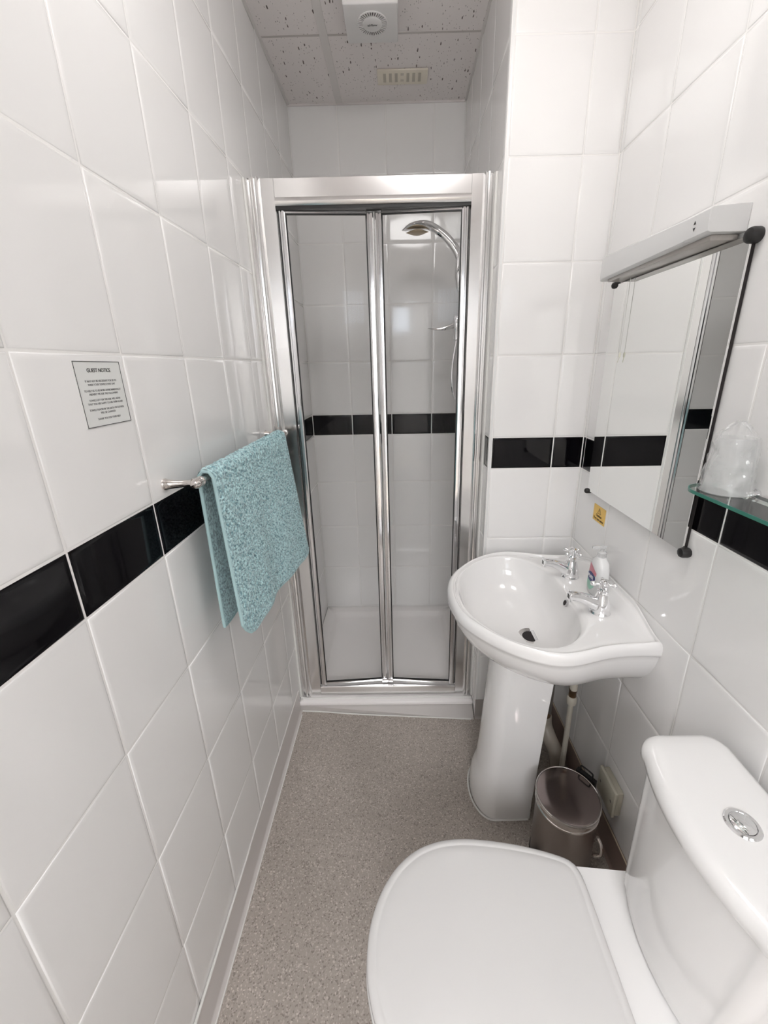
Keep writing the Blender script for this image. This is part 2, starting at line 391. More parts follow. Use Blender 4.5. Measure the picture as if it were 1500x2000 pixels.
# ceiling grid and tiles
cl = wall_slab('ceiling', -0.1, XR+0.1, YR-0.1, YB+0.1, CZ+0.02, CZ+0.1, M_tgrid)
GX = [-0.4, 0.212, 0.812, 1.412]; GY = [1.726-0.6*4, 1.726-1.2-0.6, 1.126-0.6, 1.126, 1.726, 2.326]
GY = sorted(set(round(v, 4) for v in GY + [1.726-0.6*5]))
for i in range(3):
    for j in range(len(GY)-1):
        x0, x1 = max(GX[i], 0.0)+0.002, min(GX[i+1], XR)-0.002; y0, y1 = max(GY[j], YR)+0.002, min(GY[j+1], YB)-0.002
        if x1-x0 < 0.02 or y1-y0 < 0.02: continue
        bm = bmesh.new(); box(bm, x0, x1, y0, y1, CZ, CZ+0.015, 0.001, 1); fin('ceiling_tile', bm, M_ceil, cl, smooth=False)
for i in (1, 2):
    bm = bmesh.new(); box(bm, GX[i]-0.013, GX[i]+0.013, YR, YB, CZ-0.003, CZ+0.001, 0.0006, 1); fin('grid_bar', bm, M_tgrid, cl, smooth=False)
bm = bmesh.new(); box(bm, 0, XR, GY[-2]-0.004, GY[-2]+0.004, CZ-0.0006, CZ+0.001); fin('grid_bar', bm, mat('dark joint bar', (0.60, 0.56, 0.54), 0.6), cl, smooth=False)  # cross joint, a thin line darker than the main bars
bm = bmesh.new()
box(bm, 0, 0.010, 1.324, YB, CZ-0.004, CZ); box(bm, XP-0.008, XP, YP, YB, CZ-0.004, CZ); box(bm, 0, XP, YB-0.005, YB, CZ-0.006, CZ)
fin('edge_bar', bm, M_tgrid, cl, smooth=False)

# ---------------------------------------------------------------- doorway and bedroom window (behind the camera, seen only as light and reflections)
dr = empty('door_1', (0.52, YR, 0)); tag(dr, kind='structure')
bm = bmesh.new()
for x0, x1, z0, z1 in ((DX0-0.06, DX0, 0, DZ1+0.06), (DX1, DX1+0.06, 0, DZ1+0.06), (DX0, DX1, DZ1, DZ1+0.06)): box(bm, x0, x1, YR-0.11, YR+0.015, z0, z1, 0.003)
fin('door_frame', bm, M_door, dr)
bm = bmesh.new(); box(bm, DX1+0.01, DX1+0.05, YR-0.90, YR-0.14, 0.01, 2.0, 0.002); fin('door_leaf', bm, M_door, dr)
wn = empty('window_1', (0.47, BY, 1.95)); tag(wn, kind='structure')
bm = bmesh.new(); box(bm, 0.34, 0.60, BY, BY+0.01, 1.90, 2.26); fin('pane', bm, M_pane, wn)
for k in range(6):
    bm = bmesh.new(); x = 0.345+k*0.05; box(bm, x-0.004, x+0.004, BY+0.012, BY+0.02, 1.88, 2.28, 0.001, 1); fin('blind_slat', bm, M_trim, wn)
bl2 = empty('bedroom_fill_panel', (0.5, -1.75, CZ), 'unseen flat glowing panel added to light the bedroom behind the camera', 'lamp')  # unseen panel, added so that light spills in through the doorway
bm = bmesh.new(); box(bm, -0.22, 1.22, -2.27, -1.23, CZ-0.03, CZ, 0.003); fin('base', bm, M_trim, bl2)
bm = bmesh.new(); box(bm, -0.20, 1.20, -2.25, -1.25, CZ-0.036, CZ-0.030); fin('diffuser', bm, emis('bedroom fill glow', (0.99, 0.985, 1.0), FILL_ROOM), bl2)

# ---------------------------------------------------------------- lamps
lp = empty('ceiling_lamp', (0.56, 0.64, CZ), 'round opal ceiling lamp glowing between toilet and basin', 'lamp')
bm = bmesh.new(); lathe(bm, (0.56, 0.64, CZ), (0, 0, -1), [(0.205, 0), (0.208, 0.01), (0.205, 0.022), (0.195, 0.024)], 48); fin('base', bm, M_trim, lp)
bm = bmesh.new(); lathe(bm, (0.56, 0.64, CZ-0.02), (0, 0, -1), [(0.185, 0), (0.188, 0.075), (0.178, 0.095), (0.13, 0.108), (0.06, 0.114), (0.001, 0.116)], 48); fin('diffuser', bm, M_glow, lp)

# ---------------------------------------------------------------- shower tray
tr = empty('shower_tray', (0.365, 1.72, 0), 'low white acrylic shower tray inside the alcove behind the door', 'shower tray')
bm = bmesh.new()
def rrect(x0, x1, y0, y1, rad, z, n=6):
    out = []
    for cx, cy, a0 in ((x1-rad, y1-rad, 0), (x0+rad, y1-rad, 90), (x0+rad, y0+rad, 180), (x1-rad, y0+rad, 270)):
        for k in range(n+1):
            a = math.radians(a0+90*k/n); out.append((cx+rad*math.cos(a), cy+rad*math.sin(a), z))
    return out
X0, X1, Y0, Y1 = 0.001, XP-0.001, YT, YB-0.001
loft(bm, [rrect(X0, X1, Y0+0.004, Y1, 0.004, 0.0), rrect(X0, X1, Y0+0.004, Y1, 0.004, 0.028), rrect(X0, X1, Y0, Y1, 0.004, 0.030), rrect(X0, X1, Y0, Y1, 0.004, 0.040),
          rrect(X0+0.002, X1-0.002, Y0+0.003, Y1-0.002, 0.004, 0.044), rrect(X0+0.05, X1-0.05, Y0+0.07, Y1-0.05, 0.03, 0.044), rrect(X0+0.057, X1-0.057, Y0+0.077, Y1-0.057, 0.03, 0.041),
          rrect(X0+0.070, X1-0.070, Y0+0.09, Y1-0.07, 0.03, 0.024), rrect(X0+0.08, X1-0.08, Y0+0.10, Y1-0.08, 0.03, 0.020), rrect(X0+0.3, X1-0.3, Y0+0.3, Y1-0.3, 0.03, 0.016)])
fin('tray', bm, M_tray, tr, angle=60)
bm = bmesh.new(); lathe(bm, (0.645, 1.482, 0.0205), (0, 0, 1), [(0.04, 0), (0.04, 0.002), (0.034, 0.004), (0.001, 0.0045)], 32); fin('waste_cover', bm, M_chrome, tr)
bm = bmesh.new()
tube(bm, spline([(0.012, Y0-0.002, 0.003), (0.1, Y0-0.006, 0.001), (0.25, Y0-0.02, 0.001), (0.45, Y0-0.033, 0.001), (0.60, Y0-0.042, 0.001), (0.715, Y0-0.05, 0.001)]), 0.0028, 8)
tube(bm, [(0.004, Y0+0.03, 0.045), (0.03, Y0+0.022, 0.045), (0.08, Y0+0.022, 0.046), (0.4, Y0+0.024, 0.046), (0.66, Y0+0.023, 0.046), (0.725, Y0+0.02, 0.046)], 0.0045, 8)
fin('sealant_bead', bm, M_sil, tr)
# plinth strip below the rim, running slightly forward on the right
bm = bmesh.new()
a = [(0.002, Y0+0.006, 0), (0.002, Y0+0.006, 0.027), (XP-0.002, Y0+0.006, 0.027), (XP-0.002, Y0+0.006, 0)]
v0 = ring(bm, [(0.002, Y0+0.003, 0.0), (XP-0.004, YP-0.012, 0.0), (XP-0.004, Y0+0.003, 0.027), (0.002, Y0+0.003, 0.027)])
v1 = ring(bm, [(0.002, Y0+0.02, 0.0), (XP-0.004, Y0+0.02, 0.0), (XP-0.004, Y0+0.02, 0.027), (0.002, Y0+0.02, 0.027)])
bridge(bm, v0, v1); bm.faces.new(v0[::-1]); bm.faces.new(v1)
fin('plinth', bm, mat('grey vinyl plinth', (0.58, 0.55, 0.53), 0.4), tr, smooth=False)

# ---------------------------------------------------------------- shower enclosure (bifold door)
YF = 1.400; ZF0, ZF1 = 0.050, 1.897
en = empty('shower_enclosure', (0.365, YF, ZF0), 'polished aluminium bifold shower door with clear glass filling the alcove', 'shower door')
def jamb(prof, name):
    bm = bmesh.new(); loft(bm, [[(x, y, ZF0) for x, y in prof], [(x, y, ZF1) for x, y in prof]]); return fin(name, bm, M_alu, en, angle=25)
def ridges(x0, x1, sgn):
    # from wall to inner edge: flat lip, two rounded ridges, flat plate
    pts = [(0.000, 0.030), (0.000, -0.004), (0.010, -0.006), (0.014, 0.001), (0.018, 0.001), (0.020, -0.008), (0.025, -0.013), (0.030, -0.012), (0.033, -0.005), (0.036, -0.005),
           (0.038, -0.012), (0.041, -0.013), (0.044, -0.008), (0.046, 0.0), (0.060, 0.0), (0.0855, 0.0), (0.087, 0.003), (0.087, 0.030)]
    w = abs(x1-x0); k = w/0.087
    return [(x0+sgn*a*k, YF+b) for a, b in pts]
jamb(ridges(0.004, 0.088, 1), 'jamb'); jamb(ridges(XP-0.003, 0.657, -1), 'jamb')
for xs in (0.0035, XP-0.0035):
    bm = bmesh.new(); tube(bm, [(xs, YF-0.008, ZF0), (xs, YF-0.008, 1.0), (xs, YF-0.008, ZF1)], 0.0045, 8); fin('sealant_bead', bm, M_sil, en)
bm = bmesh.new()
pf = [(YF+0.030, 1.828), (YF-0.004, 1.828), (YF-0.0075, 1.831), (YF-0.010, 1.838), (YF-0.0075, 1.845), (YF-0.004, 1.849), (YF-0.001, 1.850), (YF-0.001, ZF1-0.001), (YF+0.001, ZF1), (YF+0.030, ZF1)]
loft(bm, [[(x, y, z) for y, z in pf] for x in (0.0875, 0.6575)]); fin('header_rail', bm, M_alu, en, angle=30)
bm = bmesh.new()
pf = [(YF+0.030, ZF0), (YF-0.001, ZF0), (YF-0.001, 0.088), (YF+0.001, 0.0915), (YF+0.030, 0.0915)]
loft(bm, [[(x, y, z) for y, z in pf] for x in (0.0875, 0.6575)]); fin('sill_rail', bm, M_alu, en, angle=30)
bm = bmesh.new(); box(bm, 0.088, 0.657, YF-0.002, YF+0.03, 1.8195, 1.8285); fin('gap_shade_strip', bm, M_seal, en, smooth=False)  # black strip painting the shaded gap between header and leaf tops
# two folding leaves
HX, HY = 0.3725, YF+0.034                 # hinge in the middle, pushed in
def leaf(xa, ya, xb, yb, side):
    rt = empty('door_leaf', ((xa+xb)/2, (ya+yb)/2, 0.097)); rt.parent = en; rt.location -= en.location
    A = Vector((xa, ya, 0)); B = Vector((xb, yb, 0)); U = (B-A).normalized(); Lw = (B-A).length; Nn = Vector((U.y, -U.x, 0)) if side == 0 else Vector((-U.y, U.x, 0)); z0, z1 = 0.0985, 1.8185
    def pt(a, b, z): return A + U*a + Nn*b + Vector((0, 0, z))
    def bar(a0, a1, b0, b1, c0, c1, bm):
        q = [(a0, b0), (a1, b0), (a1, b1), (a0, b1)]
        loft(bm, [[pt(a, b, c0) for a, b in q], [pt(a, b, c1) for a, b in q]])
    def stile(a0, a1, hinge):
        bm = bmesh.new(); w = a1-a0
        q = [(a0, 0), (a0, 0.008), (a0+w*0.10, 0.011), (a0+w*0.30, 0.0115), (a0+w*0.36, 0.008), (a0+w*0.44, 0.008), (a0+w*0.50, 0.0125), (a0+w*0.8, 0.0125), (a0+w*0.95, 0.0105), (a1, 0.007), (a1, 0)]
        loft(bm, [[pt(a, b, z0) for a, b in q], [pt(a, b, z1) for a, b in q]]); fin('stile', bm, M_alu2, rt, angle=30)
    w = 0.0225
    stile(0.002, w, False); stile(Lw-w-0.0015, Lw-0.0015, True)
    for c0, c1 in ((z0+0.002, z0+0.010), (z1-0.006, z1)):
        bm = bmesh.new(); bar(w, Lw-w-0.0015, 0.002, 0.009, c0, c1, bm); fin('leaf_rail', bm, M_alu2, rt, angle=30)
    bm = bmesh.new()
    bar(w, w+0.0022, 0.002, 0.0085, z0+0.01, z1-0.006, bm); bar(Lw-w-0.0037, Lw-w-0.0015, 0.002, 0.0085, z0+0.01, z1-0.006, bm)
    bar(w, Lw-w, 0.001, 0.0095, z0+0.010, z0+0.0125, bm); bar(w, Lw-w, 0.001, 0.0095, z1-0.009, z1-0.006, bm)
    bar(-0.0005, 0.002, 0.0, 0.008, z0, z1, bm) if side == 0 else bar(-0.0005, 0.002, 0.0, 0.008, z0, z1, bm)
    fin('seal', bm, M_seal, rt, smooth=False)
    bm = bmesh.new(); bar(w+0.001, Lw-w-0.002, 0.003, 0.0075, z0+0.006, z1-0.004, bm); fin('glass_pane', bm, M_glass, rt, smooth=False)
    bm = bmesh.new(); e = 0.001
    bar(Lw-w-e, Lw-0.001, 0.0, 0.015, z1-0.001, z1+0.007, bm); fin('hinge_block', bm, M_rubber, rt, smooth=False)
    bm = bmesh.new(); bar(Lw-w-e, Lw-0.001, 0.0, 0.016, z0-0.001, z0+0.014, bm); fin('hinge_cap', bm, M_chrome, rt, smooth=False)
leaf(0.0895, YF+0.014, HX, HY, 0)
leaf(0.6555, YF+0.014, HX, HY, 1)

# ---------------------------------------------------------------- shower mixer, hose and handset
sh = empty('shower_mixer', (XP, 1.80, 1.30), 'chrome shower mixer with lever and curved handset inside the shower', 'shower')
bm = bmesh.new()
pts = spline([(0.688, 1.80, 1.730), (0.682, 1.80, 1.765), (0.668, 1.80, 1.800), (0.635, 1.80, 1.838), (0.595, 1.80, 1.868), (0.560, 1.80, 1.884), (0.525, 1.80, 1.886), (0.490, 1.80, 1.880), (0.459, 1.80, 1.869)], 6)
rs = []
for i, p in enumerate(pts):
    t = i/(len(pts)-1); t2 = (pts[min(i+1, len(pts)-1)]-pts[max(i-1, 0)]).normalized(); nz = Vector((t2.z, 0, -t2.x))
    h = interp([(0, .012), (.25, .016), (.5, .015), (.75, .013), (.9, .008), (1, .001)], t); w = interp([(0, .010), (.5, .013), (.68, .03), (.82, .036), (.93, .026), (1, .003)], t)
    rs.append([p + Vector((0, 1, 0))*w*math.cos(a) + nz*h*math.sin(a) for a in [2*PI*k/20 for k in range(20)]])
loft(bm, rs); fin('handset', bm, M_chrome, sh)
bm = bmesh.new()
rs = []
for k in range(9):
    t = k/8; x = 0.475+0.085*t; s_ = math.sin(PI*min(max(t, 0.02), 0.98)); rs.append([(x, 1.80+0.030*s_*math.cos(a), 1.872-0.011+0.008*math.sin(a)*s_+0.002*t) for a in [2*PI*q/16 for q in range(16)]])
loft(bm, rs); fin('spray_plate', bm, mat('brassy spray plate', (0.55, 0.46, 0.33), 0.35, 0.6), sh)
bm = bmesh.new()
lathe(bm, (0.680, 1.80, 1.655), (0, 0, 1), [(0.004, 0), (0.012, 0.02), (0.018, 0.05), (0.016, 0.09), (0.013, 0.115), (0.014, 0.14)], 20); cyl(bm, (0.69, 1.80, 1.745), (XP, 1.80, 1.745), 0.012); fin('holder', bm, M_chrome, sh)
bm = bmesh.new(); cyl(bm, (0.712, 1.815, 1.40), (0.712, 1.815, 1.93), 0.008); fin('slide_rail', bm, M_chrome, sh)
bm = bmesh.new()
lathe(bm, (0.678, 1.80, 1.475), (0, 0, 1), [(0.012, 0), (0.016, 0.004), (0.016, 0.035), (0.018, 0.04), (0.020, 0.055), (0.020, 0.085), (0.016, 0.092), (0.001, 0.094)], 24)
cyl(bm, (0.678, 1.80, 1.53), (XP, 1.80, 1.53), 0.020); fin('valve_body', bm, M_chrome, sh)
bm = bmesh.new(); rs = []
for k in range(13):
    t = k/12; x = 0.682-0.122*t; zc = 1.540-0.012*math.sin(PI*t*0.8)-0.016*t+0.006*t*t; h = interp([(0, .012), (.3, .011), (.6, .0085), (1, .0008)], t); w = interp([(0, .012), (.4, .015), (.8, .010), (1, .001)], t)
    rs.append([(x, 1.80+w*math.cos(a), zc+h*math.sin(a)) for a in [2*PI*q/14 for q in range(14)]])
loft(bm, rs); fin('lever', bm, M_chrome, sh)
bm = bmesh.new(); ps = spline([(0.678, 1.80, 1.478), (0.672, 1.80, 1.44), (0.665, 1.80, 1.39), (0.662, 1.80, 1.34), (0.666, 1.80, 1.29), (0.676, 1.80, 1.25), (0.692, 1.80, 1.232), (0.704, 1.80, 1.26), (0.706, 1.80, 1.4), (0.690, 1.80, 1.66)], 14)
tube(bm, ps, [0.0058+0.0009*(i % 2) for i in range(len(ps))], 10); fin('hose', bm, M_chrome, sh, angle=80)

# ---------------------------------------------------------------- extractor fan
fz = 2.362; fx0, fx1, fy0, fy1 = 0.293, 0.453, 1.550, 1.702
fn = empty('extractor_fan', (0.373, 1.62, CZ), 'white square extractor fan box with round slotted grille on the ceiling', 'fan')
bm = bmesh.new(); box(bm, fx0, fx1, fy0, fy1, fz, CZ, 0.004, 3)
fin('housing', bm, M_fan, fn, angle=50)
fc = Vector((0.3755, 1.621, fz))
bm = bmesh.new(); lathe(bm, fc, (0, 0, -1), [(0.0465, -0.001), (0.0465, 0.0018), (0.044, 0.0026), (0.0435, -0.001)], 48, False, False); fin('grille_ring', bm, M_fan, fn)
bm = bmesh.new(); lathe(bm, fc, (0, 0, -1), [(0.0438, 0.0), (0.0438, 0.0004)], 48); fin('grille_recess', bm, mat('grille shade', (0.20, 0.17, 0.17), 0.7), fn)
for k in range(36):
    a = 2*PI*k/36; d = Vector((math.cos(a), math.sin(a), 0)); n_ = Vector((-d.y, d.x, 0)); bm = bmesh.new()
    q = [fc+d*0.028-n_*0.0011, fc+d*0.044-n_*0.0018, fc+d*0.044+n_*0.0018, fc+d*0.028+n_*0.0011]
    loft(bm, [[p+Vector((0, 0, -0.0003)) for p in q], [p+Vector((0, 0, -0.003)) for p in q]]); fin('slat', bm, M_fan, fn, smooth=False)
bm = bmesh.new(); lathe(bm, fc, (0, 0, -1), [(0.0295, -0.001), (0.0295, 0.0030), (0.027, 0.0042), (0.001, 0.0048)], 40); fin('grille_hub', bm, M_fan, fn)
put_text('lettering', 'airflow', 0.0105, M_ink2, fn, (0.3755, 1.6235, fz-0.0052), (1, 0, 0), (0, -1, 0), bold=0.0003, sx=1.0)

# ---------------------------------------------------------------- ceiling vent
vt = empty('ceiling_vent', (0.468, 1.925, CZ), 'cream slotted plastic vent plate on the ceiling beyond the fan', 'vent')
bm = bmesh.new(); box(bm, 0.376, 0.562, 1.888, 1.970, CZ-0.006, CZ-0.001, 0.0015, 2); fin('vent_plate', bm, M_cream, vt)
for k in range(7):
    x = 0.403+k*0.0215
    segs = [(1.905, 1.953)] if k != 3 else [(1.905, 1.917), (1.938, 1.950)]
    for y0, y1 in segs:
        ww = 0.0052
        if k == 3:
            for dx in (-0.0032, 0.0032):
                bm = bmesh.new(); box(bm, x+dx-0.0018, x+dx+0.0018, y0, y1, CZ-0.0064, CZ-0.0055); fin('slot', bm, M_slot, vt, smooth=False)
        else:
            bm = bmesh.new(); box(bm, x-ww, x+ww, y0, y1, CZ-0.0064, CZ-0.0055); fin('slot', bm, M_slot, vt, smooth=False)

# ---------------------------------------------------------------- washbasin
YC = 1.025; ZT = 0.765
OUT = [(0.571, 0), (0.5725, .03), (0.577, .06), (0.586, .095), (0.603, .13), (0.630, .167), (0.672, .211), (0.722, .246), (0.768, .266), (0.805, .272), (0.84, .268), (0.876, .258), (0.91, .248), (0.95, .241), (0.99, .239), (1.02, .240), (XR, .241)]
INN = [(0.603, 0), (0.605, .035), (0.612, .075), (0.635, .130), (0.678, .188), (0.725, .222), (0.765, .235), (0.80, .234), (0.835, .219), (0.866, .190), (0.890, .150), (0.903, .105), (0.907, .06), (0.908, 0)]
bs = empty('wash_basin', (0.80, YC, 0.60), 'white ceramic washbasin with rounded front fixed to the right wall', 'basin')
NA = 64
def resample(tab, n):
    P = [Vector((x, d, 0)) for x, d in tab]; P = spline(P, 6); ds = [0]
    for a, b in zip(P, P[1:]): ds.append(ds[-1]+(b-a).length)
    out = []
    for i in range(n+1):
        t = ds[-1]*i/n; j = 0
        while j < len(ds)-2 and ds[j+1] < t: j += 1
        k = (t-ds[j])/max(ds[j+1]-ds[j], 1e-9); out.append(P[j].lerp(P[j+1], min(k, 1)))
    return out
def closed_from(half, nback):
    """half: near side tip->back.  returns closed ring: tip, +d side, back edge, -d side"""
    a = [(p.x, p.y) for p in half]; xb, db = a[-1]
    back = [(xb, db-2*db*(i/nback)) for i in range(1, nback)] if db > 1e-6 else []
    return a + back + [(x, -d) for x, d in reversed(a[1:])]
# outer ring: NA/2 + back
NH, NBK = 40, 20
ro = closed_from(resample(OUT, NH), NBK)
# inner ring must match point for point: walk by matching fraction of a full loop
inn_half = resample(INN, NH+NBK//2)
ri = [(p.x, p.y) for p in inn_half] + [(p.x, -p.y) for p in reversed(inn_half[1:-1])]
assert len(ro) == len(ri), (len(ro), len(ri))
def toP(x, d, z): return (x, YC-d, z)      # +d is the near side
def deckz(x, d):
    """height of the rim and deck, with the raised back ledge"""
    h = 0.0
    up = 0.034*(1-sm(0.10, 0.235, abs(d))) + 0.004
    h += up*sm(0.998, 1.016, x)
    if x > 0.9: h += 0.006*sm(0.205, 0.225, abs(d))*(1-sm(0.9, 1.1, 0.9))*0
    return ZT + h
bm = bmesh.new(); RR = []
def addring(pts): RR.append(ring(bm, pts))
# underside from centre outwards
def under(s, z): return [toP(XR-(XR-x)*(0.30+0.70*s if s < 1 else 1), d*s, z) for x, d in ro]
for s, z in ((0.38, 0.592), (0.52, 0.594), (0.64, 0.602), (0.74, 0.617), (0.83, 0.640), (0.90, 0.668), (0.945, 0.695), (0.965, 0.715), (0.975, 0.727)):
    addring(under(s, z))
def insetO(k, z=None, dz=0):   # inset the outer ring by k metres, normal-based towards the inner ring
    out = []
    for (x, d), (xi, di) in zip(ro, ri):
        v = Vector((xi-x, di-d)); L_ = v.length; v = v/L_
        nx, nd = x+v.x*k, d+v.y*k
        if x > XR-0.0005: nx = x-min(k, 0.05)*0 if k < 0.001 else x - k*0.35
        out.append((nx, nd))
    return out
def ringO(k, z): return [toP(x, d, z) for x, d in insetO(k)]
addring([toP(x, d, 0.7315) for x, d in insetO(0.004)]); addring([toP(x, d, 0.7325) for x, d in insetO(0.0008)])
addring([toP(x, d, 0.738) for x, d in ro]); addring([toP(x, d, 0.748) for x, d in ro])
for k, dz in ((0.0015, -0.010), (0.005, -0.0045), (0.010, -0.001), (0.0145, -0.001), (0.0175, -0.004), (0.0195, -0.0085), (0.0215, -0.0100)):
    pts = insetO(k); addring([toP(x, d, deckz(x, d)+dz) for x, d in pts])
base = insetO(0.0215)
for t in (0.06, 0.12, 0.2, 0.3, 0.4, 0.5, 0.6, 0.7, 0.8, 0.9, 0.97):
    pts = [(x+(xi-x)*t, d+(di-d)*t) for (x, d), (xi, di) in zip(base, ri)]
    addring([toP(x, d, deckz(x, d)-0.0100+0.0035*sm(0.0, 0.35, t) - 0.0015*sm(0.85, 1, t)) for x, d in pts])
# bowl
DR = Vector((0.814, 0.013))
prof = [(0.995, -0.012), (0.975, -0.022), (0.945, -0.040), (0.905, -0.060), (0.85, -0.080), (0.77, -0.098), (0.66, -0.112), (0.53, -0.122), (0.40, -0.129), (0.28, -0.134), (0.17, -0.139), (0.105, -0.1425)]
ic = Vector((0.765, 0.0))
for s, dz in prof:
    pts = []
    for x, d in ri:
        c = DR*(1-s) + ic*0
        pts.append((DR.x+(x-DR.x)*s, DR.y+(d-DR.y)*s))
    addring([toP(x, d, ZT+dz) for x, d in pts])
for a, b in zip(RR, RR[1:]): bridge(bm, a, b)
bm.faces.new(RR[0])
bm.faces.new(RR[-1])
fin('basin_body', bm, M_cer, bs, angle=75)
DZ = ZT-0.1425
bm = bmesh.new(); dc = (DR.x, YC-DR.y, DZ)
lathe(bm, dc, (0, 0, 1), [(0.0370, -0.004), (0.0385, 0.001), (0.036, 0.003), (0.026, 0.001), (0.0245, -0.006)], 36, False, False); fin('waste_ring', bm, mat('worn chrome', (0.62, 0.59, 0.58), 0.18, 1.0), bs)
bm = bmesh.new(); lathe(bm, dc, (0, 0, 1), [(0.0245, 0.0003), (0.0245, 0.0009)], 30); fin('waste_hole', bm, M_dark, bs)
bm = bmesh.new(); x_ = Vector(dc); 
rs = []
for k in range(9):
    t = k/8; w = 0.0125*math.sin(PI*(0.08+0.84*t)); rs.append([x_+Vector((0.007+0.005*math.cos(a)+0.004, (t-0.5)*0.044, 0.0025+0.003*math.sin(a))) for a in [2*PI*q/10 for q in range(10)]])
loft(bm, rs); fin('plug_edge', bm, M_chrome, bs)
# overflow hole and maker's dot
ofx, ofy, ofz = 0.9035, 1.003, 0.742
bm = bmesh.new(); ax = Vector((-0.93, 0, 0.36)).normalized(); c = Vector((0.8995, 1.006, 0.7375))
lathe(bm, c, ax, [(0.010, -0.004), (0.010, 0.0016), (0.0075, 0.002), (0.0072, 0.0)], 24, False, False); fin('overflow_ring', bm, mat('dull chrome', (0.6, 0.6, 0.6), 0.2, 1.0), bs)
bm = bmesh.new(); lathe(bm, c+ax*0.0008, ax, [(0.0074, 0), (0.0074, 0.0004)], 24); fin('overflow_hole', bm, M_dark, bs)
# pedestal
pd = empty('pedestal', (0.76, YC, 0), 'white ceramic pedestal standing under the washbasin', 'pedestal')
def pring(xf, xb, w, z, k=0.0):
    pts = []
    # U shaped plan: flat side walls, rounded front
    for i in range(33):
        a = PI/2 + PI*i/32; cx = xf+w*0.62
        pts.append((cx+w*0.62*math.cos(a)*1.0, YC+w*math.sin(a)*1.0, z))
    out = [(xb, YC+w*0.98, z)] + pts + [(xb, YC-w*0.98, z)]
    inn_ = [(xb, YC-w*0.98+0.012, z), (xf+w*0.62, YC-w+0.012, z)]
    for i in range(1, 8):
        a = 3*PI/2 - PI*i/8; inn_.append((xf+w*0.62+(w*0.62-0.012)*math.cos(a), YC+(w-0.012)*math.sin(a), z))
    inn_ += [(xf+w*0.62, YC+w-0.012, z), (xb, YC+w*0.98-0.012, z)]
    return out + inn_
bm = bmesh.new()
loft(bm, [pring(0.664, 0.835, 0.104, 0.0), pring(0.662, 0.835, 0.105, 0.010), pring(0.664, 0.836, 0.104, 0.05), pring(0.669, 0.838, 0.100, 0.08), pring(0.676, 0.842, 0.095, 0.105), pring(0.682, 0.846, 0.090, 0.135), pring(0.688, 0.852, 0.085, 0.22),
          pring(0.697, 0.862, 0.079, 0.38), pring(0.703, 0.870, 0.078, 0.50), pring(0.705, 0.874, 0.080, 0.56), pring(0.705, 0.876, 0.083, 0.600)])
fin('pedestal_column', bm, M_cer, pd, angle=50)
bm = bmesh.new(); tube(bm, [(p[0]*1.0, p[1], 0.002) for p in pring(0.658, 0.83, 0.107, 0)[:35]], 0.003, 6); fin('sealant_bead', bm, M_sil, pd)

# ---------------------------------------------------------------- taps
def make_tap(name, tx, ty, turn, label):
    t = empty(name, (tx, ty, ZT-0.006), label, 'tap', 'chrome cross-head taps on the basin')
    z0 = ZT-0.0065
    bm = bmesh.new(); lathe(bm, (tx, ty, z0), (0, 0, 1), [(0.0250, 0), (0.0255, 0.0015), (0.0240, 0.004), (0.022, 0.007)], 32); fin('base_flange', bm, M_chrome, t)
    bm = bmesh.new(); lathe(bm, (tx, ty, z0), (0, 0, 1), [(0.0225, 0.004), (0.0225, 0.014), (0.0215, 0.026), (0.0195, 0.036), (0.0165, 0.046), (0.0140, 0.054), (0.0128, 0.060), (0.0135, 0.062), (0.0135, 0.064), (0.009, 0.066), (0.0068, 0.072)], 32); fin('tap_body', bm, M_chrome, t)
    bm = bmesh.new(); rs = []
    path = [(-0.004, 0.022), (-0.018, 0.026), (-0.032, 0.034), (-0.047, 0.042), (-0.062, 0.047), (-0.075, 0.0495), (-0.082, 0.0495)]
    hh = [0.020, 0.0195, 0.0165, 0.014, 0.0125, 0.0118, 0.0120]; ww = [0.016, 0.0150, 0.0130, 0.0115, 0.0110, 0.0112, 0.0120]
    for (a, b), h, w in zip(path, hh, ww):
        rs.append([(tx+a+0.18*h*math.sin(q)*0, ty+w*math.copysign(abs(math.cos(q))**0.7, math.cos(q)), z0+b+h*math.copysign(abs(math.sin(q))**0.8, math.sin(q))) for q in [2*PI*k/20 for k in range(20)]])
    loft(bm, rs); fin('spout', bm, M_chrome, t, angle=50)
    bm = bmesh.new(); box(bm, tx-0.087, tx-0.080, ty-0.0125, ty+0.0125, z0+0.038, z0+0.061, 0.0015, 2); fin('spout_nozzle', bm, M_chrome, t)
    bm = bmesh.new(); box(bm, tx-0.0876, tx-0.0865, ty-0.006, ty+0.006, z0+0.043, z0+0.055, 0.0005, 1); fin('spout_outlet', bm, mat('nozzle shade', (0.06, 0.06, 0.06), 0.4, 0.5), t)
    bm = bmesh.new(); lathe(bm, (tx, ty, z0+0.070), (0, 0, 1), [(0.0065, 0), (0.0105, 0.003), (0.0115, 0.009), (0.0105, 0.016), (0.0115, 0.019), (0.0105, 0.023), (0.006, 0.0255), (0.0005, 0.026)], 28); hub = fin('handle_hub', bm, M_chrome, t)
    for k in range(4):
        a = turn + k*PI/2; d = Vector((math.cos(a), math.sin(a), 0)); c = Vector((tx, ty, z0+0.081))
        bm = bmesh.new(); lathe(bm, c+d*0.009, d, [(0.0032, 0), (0.0026, 0.004), (0.0028, 0.008), (0.0045, 0.0105), (0.0062, 0.014), (0.0066, 0.017), (0.0058, 0.0205), (0.003, 0.023), (0.0004, 0.0237)], 16); fin('handle_arm', bm, M_chrome, hub)
    return t
make_tap('basin_tap', 0.955, 1.120, PI/4-0.25, 'chrome cross-head basin tap further away, behind the soap bottle')
make_tap('basin_tap', 0.957, 0.928, -0.30, 'chrome cross-head basin tap nearest the camera, in front of the soap bottle')

